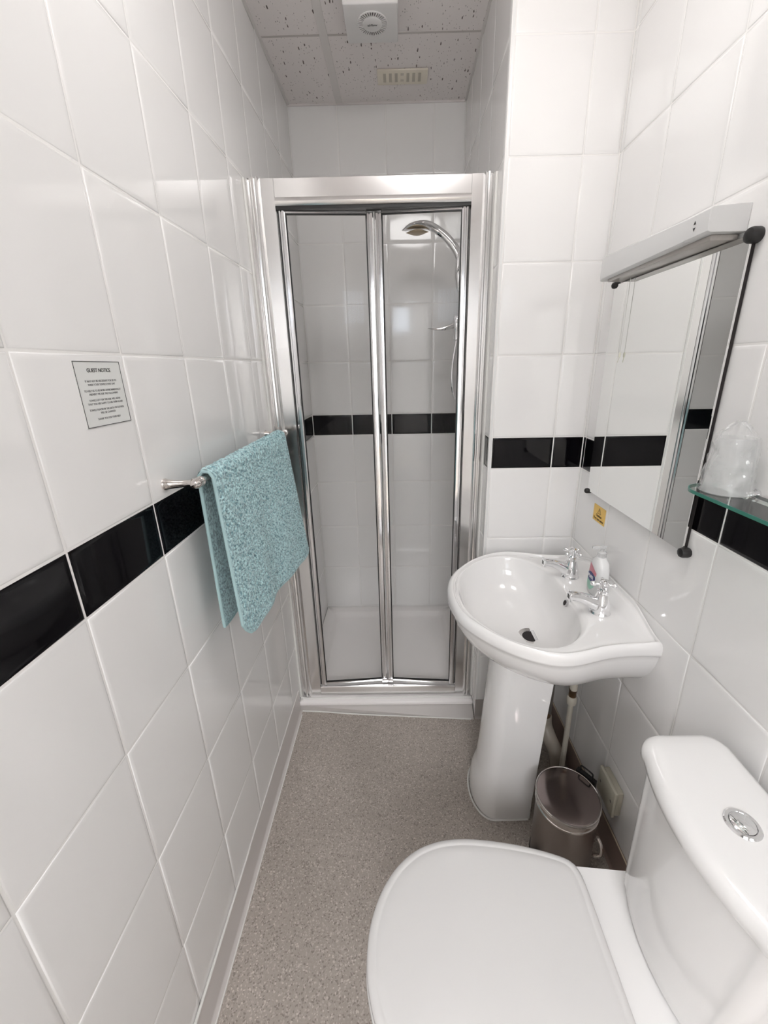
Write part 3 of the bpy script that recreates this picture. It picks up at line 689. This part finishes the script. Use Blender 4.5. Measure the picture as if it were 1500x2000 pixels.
# ---------------------------------------------------------------- soap bottle
sb = empty('soap_bottle', (0.992, 1.022, ZT-0.006), 'white plastic hand soap bottle with pink and blue label between the taps', 'bottle')
zb = ZT-0.0065
def sring(z, a, b, n=32, ex=2.6):
    out = []
    for k in range(n):
        q = 2*PI*k/n; c, s = math.cos(q), math.sin(q)
        out.append((0.990+b*math.copysign(abs(c)**(2/ex), c), 1.022+a*math.copysign(abs(s)**(2/ex), s), z))
    return out
bm = bmesh.new()
loft(bm, [sring(zb, .030, .017), sring(zb+.003, .0335, .020), sring(zb+.02, .035, .0215), sring(zb+.055, .034, .021), sring(zb+.085, .0315, .0195), sring(zb+.100, .026, .0175), sring(zb+.110, .015, .0125), sring(zb+.114, .0105, .0105)])
fin('bottle_body', bm, M_bot, sb, angle=60)
bm = bmesh.new(); lathe(bm, (0.990, 1.022, zb+.113), (0, 0, 1), [(0.0115, 0), (0.0118, 0.014), (0.010, 0.016), (0.006, 0.018), (0.005, 0.026)], 24)
fin('cap', bm, M_clear, sb)
bm = bmesh.new(); box(bm, 0.962, 1.0, 1.017, 1.027, zb+.137, zb+.146, 0.003, 2); fin('pump_nozzle', bm, M_clear, sb)
def label_patch(name, y0, y1, zlo, zhi, m, off, shape='rect', n=16):
    # patch lying on the room-facing face of the bottle
    bm = bmesh.new(); grid = []
    for i in range(n+1):
        row = []
        for j in range(n+1):
            u_, v_ = i/n, j/n
            if shape == 'oval':
                rr = v_; a = 2*PI*u_; y = (y0+y1)/2+(y1-y0)/2*rr*math.cos(a); zz = (zlo+zhi)/2+(zhi-zlo)/2*rr*math.sin(a)
            else: y = y0+(y1-y0)*u_; zz = zlo+(zhi-zlo)*v_ if not callable(shape) else shape(u_, v_)
            a_ = interp([(0, .030), (.003, .0335), (.02, .035), (.055, .034), (.085, .0315), (.1, .026)], zz-zb)
            b_ = interp([(0, .017), (.003, .020), (.02, .0215), (.055, .021), (.085, .0195), (.1, .0175)], zz-zb)
            s = max(-0.999, min(0.999, (y-1.022)/a_)); c = (1-abs(s)**2.6)**(1/2.6)
            row.append(bm.verts.new((0.990-b_*c-off, y, zz)))
        grid.append(row)
    for i in range(n):
        for j in range(n):
            vs = [grid[i][j], grid[i+1][j], grid[i+1][j+1], grid[i][j+1]]
            bm.faces.new(vs)
    bmesh.ops.remove_doubles(bm, verts=bm.verts, dist=1e-6)
    o = fin(name, bm, m, sb, angle=80); return o
label_patch('label_pink', 1.001, 1.040, zb+.066, zb+.092, M_pink, 0.0006, lambda u_, v_: zb+.062+.004*math.sin(PI*u_)+(0.010+0.018*u_)*v_)
label_patch('label_green', 1.003, 1.046, zb+.012, zb+.06, M_green, 0.0005, lambda u_, v_: zb+.030-.018*math.sin(PI*u_)+(0.034+0.016*math.sin(PI*u_))*v_)
label_patch('label_blue', 1.001, 1.043, zb+.040, zb+.068, M_blue, 0.0012, 'oval')
put_text('lettering', 'PURE', 0.0125, M_wprint, sb, (0.9675, 1.022, zb+.050), (0, -1, 0), (0, 0, 1), bold=0.0003)

# ---------------------------------------------------------------- pipes under the basin
pp = empty('supply_pipe', (0.980, 1.050, 0), 'cream painted water pipe with white coupling rising behind the pedestal', 'pipe')
bm = bmesh.new(); tube(bm, [(0.980, 1.052, 0.02), (0.980, 1.051, 0.35)], 0.0085, 16); tube(bm, spline([(0.980, 1.05, 0.395), (0.980, 1.05, 0.46), (0.985, 1.04, 0.54), (0.985, 1.03, 0.605)]), 0.0125, 16); fin('pipe', bm, M_pipe, pp)
bm = bmesh.new(); lathe(bm, (0.980, 1.051, 0.335), (0, 0, 1), [(0.009, 0), (0.014, 0.003), (0.0155, 0.012), (0.0155, 0.026), (0.012, 0.032)], 20); fin('coupling', bm, M_pipe, pp)
bm = bmesh.new(); lathe(bm, (0.980, 1.051, 0.366), (0, 0, 1), [(0.0115, 0), (0.0115, 0.024), (0.013, 0.026), (0.013, 0.032)], 20); fin('nut', bm, M_brass, pp)
bm = bmesh.new(); lathe(bm, (0.980, 1.052, 0.006), (0, 0, 1), [(0.013, 0), (0.013, 0.012), (0.010, 0.02)], 20); fin('collar', bm, mat('pinkish collar', (0.45, 0.33, 0.30), 0.5), pp)
p2 = empty('waste_pipe', (0.975, 1.19, 0), 'dull grey pipe pair with a stained valve close behind the pedestal', 'pipe')
bm = bmesh.new(); tube(bm, [(0.975, 1.19, 0.14), (0.976, 1.186, 0.40), (0.97, 1.17, 0.59)], 0.008, 14); fin('pipe', bm, M_pipe2, p2)
bm = bmesh.new(); tube(bm, [(0.945, 1.205, 0.14), (0.946, 1.20, 0.40), (0.94, 1.18, 0.59)], 0.011, 14); fin('pipe', bm, M_pipe, p2)
bm = bmesh.new(); lathe(bm, (0.960, 1.197, 0.13), (0, 0, 1), [(0.02, 0), (0.024, 0.006), (0.024, 0.022), (0.016, 0.03), (0.012, 0.04)], 20); fin('nut', bm, M_brass, p2)
bm = bmesh.new(); tube(bm, spline([(0.962, 1.197, 0.14), (0.966, 1.19, 0.10), (0.975, 1.16, 0.070), (0.985, 1.12, 0.055), (0.992, 1.09, 0.03), (0.994, 1.085, 0.0)]), [0.03]*8+[0.027]*8+[0.022]*25, 16) if False else tube(bm, spline([(0.962, 1.197, 0.14), (0.966, 1.19, 0.10), (0.975, 1.16, 0.070), (0.985, 1.12, 0.050), (0.990, 1.10, 0.004)]), 0.026, 16)
fin('trap_bend', bm, mat('stained white plastic', (0.50, 0.45, 0.38), 0.4), p2)
bm = bmesh.new(); box(bm, 0.86, 0.985, 1.235, 1.318, 0.0, 0.085, 0.003, 2)  # added block; its dark brown stands for unlit, dirty floor
tag(solo('unlit_floor_block', bm, mat('unlit dirty floor colour', (0.045, 0.022, 0.015), 0.7), (0.92, 1.27, 0)), 'added dark brown block standing in for unlit, dirty floor in the corner behind the pedestal', 'block')

# ---------------------------------------------------------------- pedal bin
bx, by, brr = 0.887, 0.815, 0.083
bi = empty('pedal_bin', (bx, by, 0), 'small round brushed steel pedal bin between pedestal and toilet', 'bin')
bm = bmesh.new(); lathe(bm, (bx, by, 0), (0, 0, 1), [(0.078, 0.0), (0.080, 0.004), (0.080, 0.225)], 64); fin('bin_body', bm, M_bin, bi)
bm = bmesh.new(); lathe(bm, (bx, by, 0), (0, 0, 1), [(0.081, 0.0), (0.0825, 0.003), (0.0825, 0.014), (0.0805, 0.017)], 64, True, False); fin('base_ring', bm, M_rubber, bi)
bm = bmesh.new(); lathe(bm, (bx, by, 0), (0, 0, 1), [(0.0805, 0.222), (0.083, 0.224), (0.083, 0.228), (0.0815, 0.229), (0.0815, 0.246), (0.084, 0.250), (0.0845, 0.2535), (0.083, 0.2555), (0.081, 0.2545)], 64, False, False); fin('lid_rim', bm, M_nickel, bi)
bm = bmesh.new(); lathe(bm, (bx, by, 0), (0, 0, 1), [(0.0815, 0.2535), (0.078, 0.2545), (0.05, 0.2560), (0.001, 0.2570)], 64, False, True); fin('bin_lid', bm, M_binlid, bi)
bm = bmesh.new(); hd = Vector((0.80, 0.60, 0)).normalized(); hn = Vector((-hd.y, hd.x, 0)); hc = Vector((bx, by, 0))+hd*0.088
q = [hc-hn*0.028+Vector((0, 0, 0.20)), hc+hn*0.028+Vector((0, 0, 0.20)), hc+hn*0.028+hd*0.012+Vector((0, 0, 0.20)), hc-hn*0.028+hd*0.012+Vector((0, 0, 0.20))]
loft(bm, [q, [p+Vector((0, 0, 0.056)) for p in q]]); fin('hinge', bm, M_rubber, bi, smooth=False)
bm = bmesh.new(); h0 = hc+hd*0.004
tube(bm, spline([h0-hn*0.018+Vector((0, 0, 0.25)), h0-hn*0.018+Vector((0, 0, 0.268)), h0-hn*0.014+Vector((0, 0, 0.276)), h0+hn*0.014+Vector((0, 0, 0.276)), h0+hn*0.018+Vector((0, 0, 0.268)), h0+hn*0.018+Vector((0, 0, 0.25))]), 0.0022, 8); fin('carry_handle', bm, M_rubber, bi)
bm = bmesh.new(); tube(bm, spline([Vector((bx+0.055, by-0.062, z_)) + Vector((k_, -k_, 0)) for z_, k_ in ((0.19, 0.004), (0.17, 0.012), (0.14, 0.014), (0.12, 0.005))]), 0.0045, 10); fin('side_grip', bm, M_nickel, bi)
bm = bmesh.new(); box(bm, bx-0.11, bx-0.075, by-0.02, by+0.02, 0.006, 0.012, 0.002, 2); fin('pedal', bm, M_rubber, bi)

# ---------------------------------------------------------------- wall socket
so = empty('wall_outlet', (XR, 0.85, 0.22), 'aged ivory plastic outlet box low on the right wall behind the bin', 'outlet')
bm = bmesh.new(); box(bm, 1.018, XR, 0.806, 0.889, 0.183, 0.266, 0.003, 2); fin('back_box', bm, M_sock, so)
bm = bmesh.new(); box(bm, 1.009, 1.018, 0.803, 0.892, 0.180, 0.269, 0.003, 3); fin('face_plate', bm, M_sock, so)
for yy in (0.818, 0.877):
    bm = bmesh.new(); lathe(bm, (1.009, yy, 0.2245), (-1, 0, 0), [(0.004, -0.001), (0.004, 0.0006), (0.0005, 0.001)], 14); fin('screw', bm, M_chrome, so)

# ---------------------------------------------------------------- toilet
TY = 0.427
tl = empty('toilet', (0.70, TY, 0), 'white close-coupled toilet with closed lid and chrome push button', 'toilet')
LID = [(0.371, 0), (0.3725, .025), (0.378, .05), (0.392, .085), (0.418, .122), (0.455, .152), (0.50, .170), (0.55, .177), (0.60, .1755), (0.664, .167), (0.72, .155), (0.762, .142), (0.779, .132), (0.786, .118), (0.789, .10), (0.790, .06), (0.790, 0)]
lh = resample(LID, 60); lr = [(p.x, p.y) for p in lh] + [(p.x, -p.y) for p in reversed(lh[1:-1])]
LC = (0.59, 0.0)
def lring(k, z, dom=0.0, zt=None):
    out = []
    for x, d in lr:
        v = Vector((LC[0]-x, -d)); l = v.length; v = v/l; nx, nd = x+v.x*k, d+v.y*k
        out.append((nx, TY-nd, z))
    return out
def lscale(s, z): return [(LC[0]+(x-LC[0])*s, TY-d*s, z) for x, d in lr]
bm = bmesh.new()
loft(bm, [lring(0.004, 0.401), lring(0.0, 0.404), lring(0.0, 0.414), lring(0.0015, 0.4185), lring(0.005, 0.421), lring(0.010, 0.4223), lring(0.014, 0.4223), lring(0.0155, 0.4216), lring(0.017, 0.4223), lring(0.03, 0.4235), lscale(0.6, 0.4255), lscale(0.3, 0.4268), lscale(0.05, 0.4272)])
fin('toilet_lid', bm, M_ware, tl, angle=60)
bm = bmesh.new()
def sring2(s, z): return [(0.60+(x-0.60)*s, TY-d*s, z) for x, d in lr]
o1 = [lring(0.001, 0.3975), lring(-0.0015, 0.394), lring(-0.002, 0.388), lring(0.002, 0.382), lring(0.05, 0.382), lring(0.055, 0.390), lring(0.045, 0.3985)]
rr_ = [ring(bm, p) for p in o1]
for a, b in zip(rr_, rr_[1:]+rr_[:1]): bridge(bm, a, b)
fin('toilet_seat', bm, M_ware, tl, angle=60)
# ceramic pan with the shelf under the cistern
bm = bmesh.new()
def panring(s, x0, z, wsc=1.0, shelf=0.0):
    out = []
    for x, d in lr:
        xx = 0.60+(x-0.60)*s
        if x > 0.74:  # stretch the back to the cistern shelf
            xx = xx + (x-0.74)/0.05*shelf
        out.append((xx+x0, TY-d*s*wsc, z))
    return out
loft(bm, [panring(0.55, 0.10, 0.0, 0.95, 0.05), panring(0.56, 0.10, 0.02, 0.95, 0.05), panring(0.52, 0.10, 0.12, 0.95, 0.05), panring(0.58, 0.08, 0.20, 0.95, 0.08), panring(0.78, 0.03, 0.29, 0.96, 0.10),
          panring(0.93, 0.006, 0.345, 0.97, 0.12), panring(0.965, 0.0, 0.365, 0.98, 0.12), panring(0.965, 0.0, 0.379, 0.98, 0.12), panring(0.95, 0.0, 0.3815, 0.98, 0.12), panring(0.4, 0.0, 0.3815)])
fin('toilet_pan', bm, M_cer, tl, angle=60)
bm = bmesh.new()
def srect(x0, x1, hw0, hw1, z):  # shelf plan: wider towards the lid
    o_ = []
    P = [(x0, hw0), (x1, hw1)]
    return [(x0, TY-hw0, z), (x1, TY-hw1, z), (x1, TY+hw1, z), (x0, TY+hw0, z)]
loft(bm, [srect(0.74, 1.02, 0.08, 0.08, 0.26), srect(0.70, 1.02, 0.12, 0.105, 0.33), srect(0.70, 1.02, 0.146, 0.118, 0.362), srect(0.70, 1.02, 0.148, 0.120, 0.392), srect(0.702, 1.018, 0.145, 0.117, 0.3965)])
fin('pan_shelf', bm, M_cer, tl, angle=35)
# cistern
def cring(xf, xm, xb, hw, z, rf=0.035, n=10):
    """plan of the cistern: bowed front (xm at centre, xf at ends), rounded corners"""
    pts = []; N2 = 24
    for k in range(N2+1):                      # front from far (+y) to near (-y)
        t = k/N2*2-1; y = TY - t*(hw-rf); pts.append((xm+(xf-xm)*t*t, y))
    # near front corner
    for k in range(1, n):
        a = PI + PI/2*k/n; pts.append((xf+rf+rf*math.cos(a), TY-(hw-rf)+rf*math.sin(a)))
    rb = rf*0.8
    for k in range(0, n+1):
        a = -PI/2 + PI/2*k/n; pts.append((xb-rb+rb*math.cos(a), TY-(hw-rb)+rb*math.sin(a)))
    for k in range(0, n+1):
        a = PI/2*k/n; pts.append((xb-rb+rb*math.cos(a), TY+(hw-rb)+rb*math.sin(a)))
    for k in range(0, n):
        a = PI/2 + PI/2*k/n; pts.append((xf+rf+rf*math.cos(a), TY+(hw-rf)+rf*math.sin(a)))
    return [(x, y, z) for x, y in pts]
bm = bmesh.new()
loft(bm, [cring(0.880, 0.868, 1.010, 0.108, 0.3965, 0.02), cring(0.868, 0.849, 1.014, 0.117, 0.405, 0.02), cring(0.867, 0.846, 1.018, 0.119, 0.43, 0.022), cring(0.873, 0.852, 1.020, 0.132, 0.56, 0.026), cring(0.878, 0.860, 1.020, 0.145, 0.700, 0.03)])
fin('cistern', bm, M_cer, tl, angle=50)
bm = bmesh.new()
ZL = 0.732
loft(bm, [cring(0.876, 0.858, 1.014, 0.148, 0.698, 0.032), cring(0.868, 0.848, 1.018, 0.157, 0.6985, 0.040), cring(0.865, 0.844, 1.020, 0.160, 0.703, 0.042), cring(0.865, 0.844, 1.020, 0.160, 0.713, 0.042), cring(0.867, 0.847, 1.018, 0.158, 0.721, 0.041),
          cring(0.873, 0.854, 1.013, 0.152, 0.7275, 0.037), cring(0.883, 0.866, 1.006, 0.144, 0.7305, 0.032), cring(0.90, 0.885, 0.99, 0.128, ZL, 0.025), cring(0.92, 0.915, 0.965, 0.08, ZL+0.0005, 0.012)])
fin('cistern_lid', bm, M_cer, tl, angle=60)
bc = (0.934, 0.4225, ZL)
bm = bmesh.new(); lathe(bm, bc, (0, 0, 1), [(0.0235, -0.001), (0.0235, 0.0015), (0.0215, 0.0035), (0.0175, 0.0035), (0.0165, 0.0022)], 40, False, False); fin('button_ring', bm, M_chrome, tl)
bm = bmesh.new(); lathe(bm, bc, (0, 0, 1), [(0.0162, 0.0), (0.0162, 0.0035), (0.0145, 0.0048), (0.001, 0.0055)], 40); fin('flush_button', bm, M_chrome, tl)
bm = bmesh.new(); lathe(bm, (bc[0]-0.001, bc[1]-0.003, ZL), (0, 0, 1), [(0.0082, 0.003), (0.0082, 0.0056), (0.0070, 0.0064), (0.001, 0.0068)], 32); fin('half_flush_button', bm, M_chrome, tl)

# ---------------------------------------------------------------- mirror
mr = empty('wall_mirror', (XR, 1.0, 1.0), 'frameless rectangular mirror held by black clips on the right wall', 'mirror')
MX = 1.022
bm = bmesh.new(); box(bm, MX, MX+0.004, 0.776, 1.224, 1.002, 1.574, 0.0006, 1); fin('mirror_glass', bm, M_mirror, mr, smooth=False)
bm = bmesh.new(); box(bm, MX+0.0042, XR-0.001, 0.779, 1.221, 1.005, 1.571); fin('mirror_backing', bm, M_dark, mr, smooth=False)
for yy, zz_, rr in ((0.776, 1.572, 0.0125), (1.224, 1.574, 0.0085), (0.773, 1.002, 0.0110), (1.225, 1.000, 0.0085)):
    bm = bmesh.new(); lathe(bm, (XR, yy, zz_), (-1, 0, 0), [(rr*0.9, 0), (rr, 0.003), (rr, 0.014), (rr*0.85, 0.0185), (rr*0.4, 0.021), (0.0005, 0.0215)], 24 if rr > 0.012 else 10); fin('clip', bm, M_rubber, mr)

# ---------------------------------------------------------------- shaver light above the mirror
sl = empty('mirror_light', (XR, 1.0, 1.60), 'long white box light mounted above the mirror', 'lamp')
bm = bmesh.new()
def lr_(y, xf, zt, zb_): return [(XR-0.001, y, zb_+0.000), (XR-0.001, y, zt+0.004), (XR-0.012, y, zt+0.004), (xf+0.003, y, zt), (xf, y, zt-0.003), (xf, y, zb_+0.008), (xf+0.001, y, zb_+0.002), (xf+0.005, y, zb_)]
loft(bm, [lr_(0.805, 0.9675, 1.6225, 1.586), lr_(0.8055, 0.967, 1.623, 1.5855), lr_(0.868, 0.967, 1.623, 1.5855)]); fin('switch_end', bm, M_lampw, sl, angle=35)
bm = bmesh.new()
loft(bm, [lr_(0.8685, 0.9675, 1.6235, 1.585), lr_(1.19, 0.969, 1.636, 1.583), lr_(1.20, 0.970, 1.632, 1.579)]); fin('diffuser_cover', bm, M_lampw, sl, angle=35)
bm = bmesh.new(); box(bm, 0.985, XR-0.002, 0.82, 1.19, 1.576, 1.5855, 0.002, 2); fin('reflector_strip', bm, mat('grey reflector', (0.50, 0.47, 0.44), 0.2), sl)
# arrows on the switch
for zc, up in ((1.6085, 1), (1.5985, -1)):
    bm = bmesh.new(); xx = 0.9665; q = [(xx, 0.8435, zc-up*0.0025), (xx, 0.8375, zc-up*0.0025), (xx, 0.8405, zc+up*0.003)]
    loft(bm, [q, [(xx-0.0004, b, c) for _, b, c in q]]); fin('switch_arrow', bm, M_ink, sl, smooth=False)
# pull cord
bm = bmesh.new(); tube(bm, [(1.016, 1.134, 1.582), (1.016, 1.134, 1.402)], 0.0006, 6)
fin('pull_cord', bm, M_cord, sl)
bm = bmesh.new(); lathe(bm, (1.016, 1.134, 1.390), (0, 0, 1), [(0.0015, 0), (0.0026, 0.003), (0.0026, 0.010), (0.0012, 0.013)], 12); tube(bm, [(1.016, 1.134, 1.39), (1.015, 1.139, 1.378)], 0.0009, 6); fin('cord_connector', bm, M_conn, sl)

# ---------------------------------------------------------------- warning sticker
st = empty('warning_sticker', (XR, 1.152, 0.945), 'small yellow hot water warning sticker under the mirror corner', 'sticker')
SX0 = XR-0.0012
bm = bmesh.new(); box(bm, SX0, XR-0.0002, 1.118, 1.190, 0.921, 0.971, 0.0, 1); fin('sticker_sheet', bm, M_yel, st, smooth=False)
def tri_frame(bm, x, yc, zc, s, w):
    def T(k): return [(x, yc+s*k*0.866, zc-s*k*0.5), (x, yc, zc+s*k), (x, yc-s*k*0.866, zc-s*k*0.5)]
    a, b = ring(bm, T(1)), ring(bm, T(1-w)); a2, b2 = ring(bm, [(x-0.0003, *p[1:]) for p in T(1)]), ring(bm, [(x-0.0003, *p[1:]) for p in T(1-w)])
    bridge(bm, a2, b2); bridge(bm, a, a2); bridge(bm, b2, b)
bm = bmesh.new(); tri_frame(bm, SX0, 1.154, 0.954, 0.0125, 0.22); box(bm, SX0-0.0003, SX0, 1.1532, 1.1548, 0.9535, 0.9605); box(bm, SX0-0.0003, SX0, 1.1532, 1.1548, 0.9505, 0.952); fin('warning_triangle', bm, M_yink, st, smooth=False)
put_text('lettering', 'Caution', 0.0105, M_yink, st, (SX0-0.0003, 1.154, 0.9375), (0, -1, 0), (0, 0, 1), bold=0.0003)
put_text('lettering', 'Very hot water', 0.0105, M_yink, st, (SX0-0.0003, 1.154, 0.9265), (0, -1, 0), (0, 0, 1), bold=0.0003, sx=0.92)

# ---------------------------------------------------------------- guest notice
gn = empty('guest_notice', (0, 0.626, 1.347), 'small laminated guest notice with black border on the left wall', 'notice')
ny0, ny1, nz0, nz1 = 0.578, 0.6745, 1.3015, 1.3925
bm = bmesh.new(); box(bm, 0.0002, 0.0012, ny0, ny1, nz0, nz1); fin('sheet', bm, M_paper, gn, smooth=False)
bm = bmesh.new(); w = 0.0009
for a in ((ny0, ny1, nz0, nz0+w), (ny0, ny1, nz1-w, nz1), (ny0, ny0+w, nz0, nz1), (ny1-w, ny1, nz0, nz1)): box(bm, 0.0012, 0.0015, a[0], a[1], a[2], a[3])
fin('border', bm, M_ink, gn, smooth=False)
nt = [('GUEST NOTICE', 0.0075, 1.3775, 0.00012, M_ink, 0.95)]
ys = 1.3640
for s_ in ('IT MAY NOT BE NECESSARY FOR US TO', 'WASH YOUR TOWELS EVERY DAY', None, 'TO HELP US TO BE MORE ENVIRONMENTALLY', 'FRIENDLY WE ASK THE FOLLOWING', None, 'TOWELS LEFT ON THE RAIL WILL MEAN', 'THAT YOU ARE HAPPY TO USE THEM AGAIN', None, 'TOWELS PLACED IN THE BATH OR SHOWER', 'WILL BE CHANGED', None, 'THANK YOU FOR YOUR HELP'):
    if s_ is None: ys -= 0.0035; continue
    nt.append((s_, 0.0040, ys, 0.00004, M_ink2, 0.93)); ys -= 0.0049
for s_, sz, zz_, bo, mm, sx_ in nt: put_text('lettering', s_, sz, mm, gn, (0.0013, 0.6262, zz_), (0, 1, 0), (0, 0, 1), bold=bo, sx=sx_, ext=0.00015)

# ---------------------------------------------------------------- towel rail
RX, RZ = 0.062, 1.178
rl = empty('towel_rail', (0, 1.05, RZ), 'slim polished steel towel rail on the left wall', 'towel rail')
bm = bmesh.new(); tube(bm, [(RX, 0.735, RZ), (RX, 1.352, RZ)], 0.0058, 20); fin('rail', bm, M_nickel, rl)
for yy in (0.732, 1.335):
    bm = bmesh.new(); lathe(bm, (0.0, yy, RZ-0.002), (1, 0, 0.03), [(0.0115, 0), (0.0115, 0.003), (0.0095, 0.007), (0.0078, 0.02), (0.0068, 0.035), (0.0065, 0.05), (0.009, 0.054)], 24); fin('post', bm, M_nickel, rl)
    bm = bmesh.new(); lathe(bm, (RX, yy-0.014, RZ), (0, 1, 0), [(0.0005, -0.002), (0.006, -0.001), (0.0085, 0.003), (0.0098, 0.010), (0.0098, 0.018), (0.0085, 0.022), (0.0098, 0.024), (0.0098, 0.028), (0.0075, 0.030)], 24); fin('end_cap', bm, M_nickel, rl)

# ---------------------------------------------------------------- towel
tw = empty('hand_towel', (RX, 1.02, RZ), 'folded pale teal terry towel hanging over the rail on the left wall', 'towel')
def towel_pt(s, t):
    """s 0..1 near to far, t 0..1 back bottom -> over rail -> front bottom"""
    fr = interp([(0, .845), (.02, .824), (.05, .809), (.1, .800), (.35, .787), (.7, .785), (1, .778)], s)      # front bottom z
    bk = interp([(0, .835), (.5, .82), (1, .80)], s)
    y = 0.768 + s*(1.285-0.768)
    rad = 0.013; lb = RZ-bk; lf = RZ-fr; arc = PI*rad; tot = lb+arc+lf; q = t*tot
    wav = 0.0075*math.sin(s*9.0+0.5)+0.003*math.sin(s*21+1.0)
    if q < lb:
        k = (lb-q)/lb; x = RX-rad-0.006*k+wav*0.4*k; zz = RZ-(lb-q); y += 0.006*k*(1-2*s)+0.012*k*(1 if s < .5 else 0)*0
        n = Vector((-1, 0, 0))
    elif q < lb+arc:
        a = PI-(q-lb)/rad; x = RX+rad*math.cos(a); zz = RZ+rad*math.sin(a); n = Vector((math.cos(a), 0, math.sin(a)))
    else:
        k = (q-lb-arc)/lf; x = RX+rad+interp([(0, .008), (.15, .016), (.5, .024), (1, .040)], s)*k+wav*k; zz = RZ-(q-lb-arc); n = Vector((1, 0, 0))
        y += (-0.004+0.012*s*s)*k
    # corner of the near bottom curls in
    return Vector((x, y, zz)), n
NS, NT = 300, 430
bm = bmesh.new(); G = []
for i in range(NS+1):
    row = []
    for j in range(NT+1):
        p, n = towel_pt(i/NS, j/NT)
        q = p*1.0; h = (0.35-abs(noise.noise(Vector((q.y*120, q.z*120, q.x*60)))))*0.0075 + noise.noise(Vector((q.y*300, q.z*300, 7)))*0.0026
        e = min(i, NS-i, j, NT-j)/5; h *= min(1, e)
        row.append(bm.verts.new(p+n*(0.004+h)))
    G.append(row)
H = []
for i in range(0, NS+1):
    row = []
    for j in range(0, NT+1):
        if i % 5 or j % 5: row.append(None); continue
        p, n = towel_pt(i/NS, j/NT); row.append(bm.verts.new(p-n*0.001))
    H.append(row)
for i in range(NS):
    for j in range(NT): bm.faces.new((G[i][j], G[i+1][j], G[i+1][j+1], G[i][j+1]))
for i in range(0, NS-4, 5):
    for j in range(0, NT-4, 5): bm.faces.new((H[i][j], H[i][j+5], H[i+5][j+5], H[i+5][j]))
fin('cloth', bm, M_towel, tw, angle=180)
for nm, ps in (('hem', [towel_pt(0, j/60)[0]+towel_pt(0, j/60)[1]*0.001 for j in range(61)]), ('hem', [towel_pt(1, j/60)[0]+towel_pt(1, j/60)[1]*0.001 for j in range(61)]),
               ('hem', [towel_pt(j/60, 1)[0]+towel_pt(j/60, 1)[1]*0.001 for j in range(61)]), ('hem', [towel_pt(j/60, 0)[0]+towel_pt(j/60, 0)[1]*0.001 for j in range(61)])):
    bm = bmesh.new(); tube(bm, ps, 0.0036, 8); fin(nm, bm, M_hem, tw)

# ---------------------------------------------------------------- glass shelf
SZ = 1.166
gs = empty('glass_shelf', (XR, 0.5, SZ), 'clear glass shelf with green edge on the right wall below the tumbler', 'shelf')
def shelf_out(ins):
    x0 = 0.945+ins; y1 = 0.722-ins; y0 = 0.20+ins; R_ = 0.045; pts = []
    for k in range(13): a = PI - (PI/2)*k/12; pts.append((x0+R_+R_*math.cos(a), y1-R_+R_*math.sin(a)))
    pts += [(XR-0.006, y1), (XR-0.006, y0), (x0, y0)]
    return pts
bm = bmesh.new(); po = shelf_out(0.0012)
loft(bm, [[(x, y, SZ-0.006) for x, y in po], [(x, y, SZ) for x, y in po]]); fin('shelf_glass', bm, M_shelf, gs, smooth=False)
bm = bmesh.new(); pa, pb_ = shelf_out(0), shelf_out(0.0012)
r_ = [ring(bm, [(x, y, SZ-0.0058) for x, y in pa]), ring(bm, [(x, y, SZ-0.0002) for x, y in pa]), ring(bm, [(x, y, SZ-0.0002) for x, y in pb_]), ring(bm, [(x, y, SZ-0.0058) for x, y in pb_])]
for a, b in zip(r_, r_[1:]+r_[:1]): bridge(bm, a, b)
fin('shelf_edge', bm, M_shedge, gs, angle=50)
for yy in (0.655, 0.27):
    bm = bmesh.new(); lathe(bm, (XR, yy, SZ-0.003), (-1, 0, 0), [(0.011, 0), (0.011, 0.004), (0.008, 0.006), (0.0075, 0.018), (0.006, 0.020)], 20); fin('bracket', bm, M_chrome, gs)
# ---------------------------------------------------------------- wrapped tumbler
cx, cy = 0.991, 0.668
tb = empty('tumbler', (cx, cy, SZ), 'upturned plastic tumbler in a crinkled clear wrapper on the glass shelf', 'tumbler')
bm = bmesh.new(); lathe(bm, (cx, cy, SZ+0.0005), (0, 0, 1), [(0.0355, 0), (0.0365, 0.0015), (0.0345, 0.004), (0.032, 0.03), (0.0275, 0.085), (0.0255, 0.092), (0.001, 0.092)], 40, False, True); fin('cup', bm, M_cup, tb)
bm = bmesh.new(); rs = []
for k in range(34):
    t = k/33; zz_ = SZ+0.002+0.116*t; rad = interp([(0, .0385), (.06, .0375), (.5, .0325), (.78, .0290), (.86, .025), (.95, .015), (1, .006)], t); pts = []
    for i in range(72):
        a = 2*PI*i/72; d = Vector((math.cos(a), math.sin(a), 0)); c = noise.noise(Vector((d.x*2.2, d.y*2.2, t*6)))*0.005+noise.noise(Vector((d.x*6, d.y*6, t*11+3)))*0.0025
        r3 = max(0.001, rad + c*min(1, t*5) + (0.004*math.sin(a*2)*t if t > .8 else 0)); pts.append((cx+d.x*r3, cy+d.y*r3, zz_+c*0.6*t))
    rs.append(pts)
loft(bm, rs, False, True); fin('wrapper', bm, M_bag, tb, angle=25)
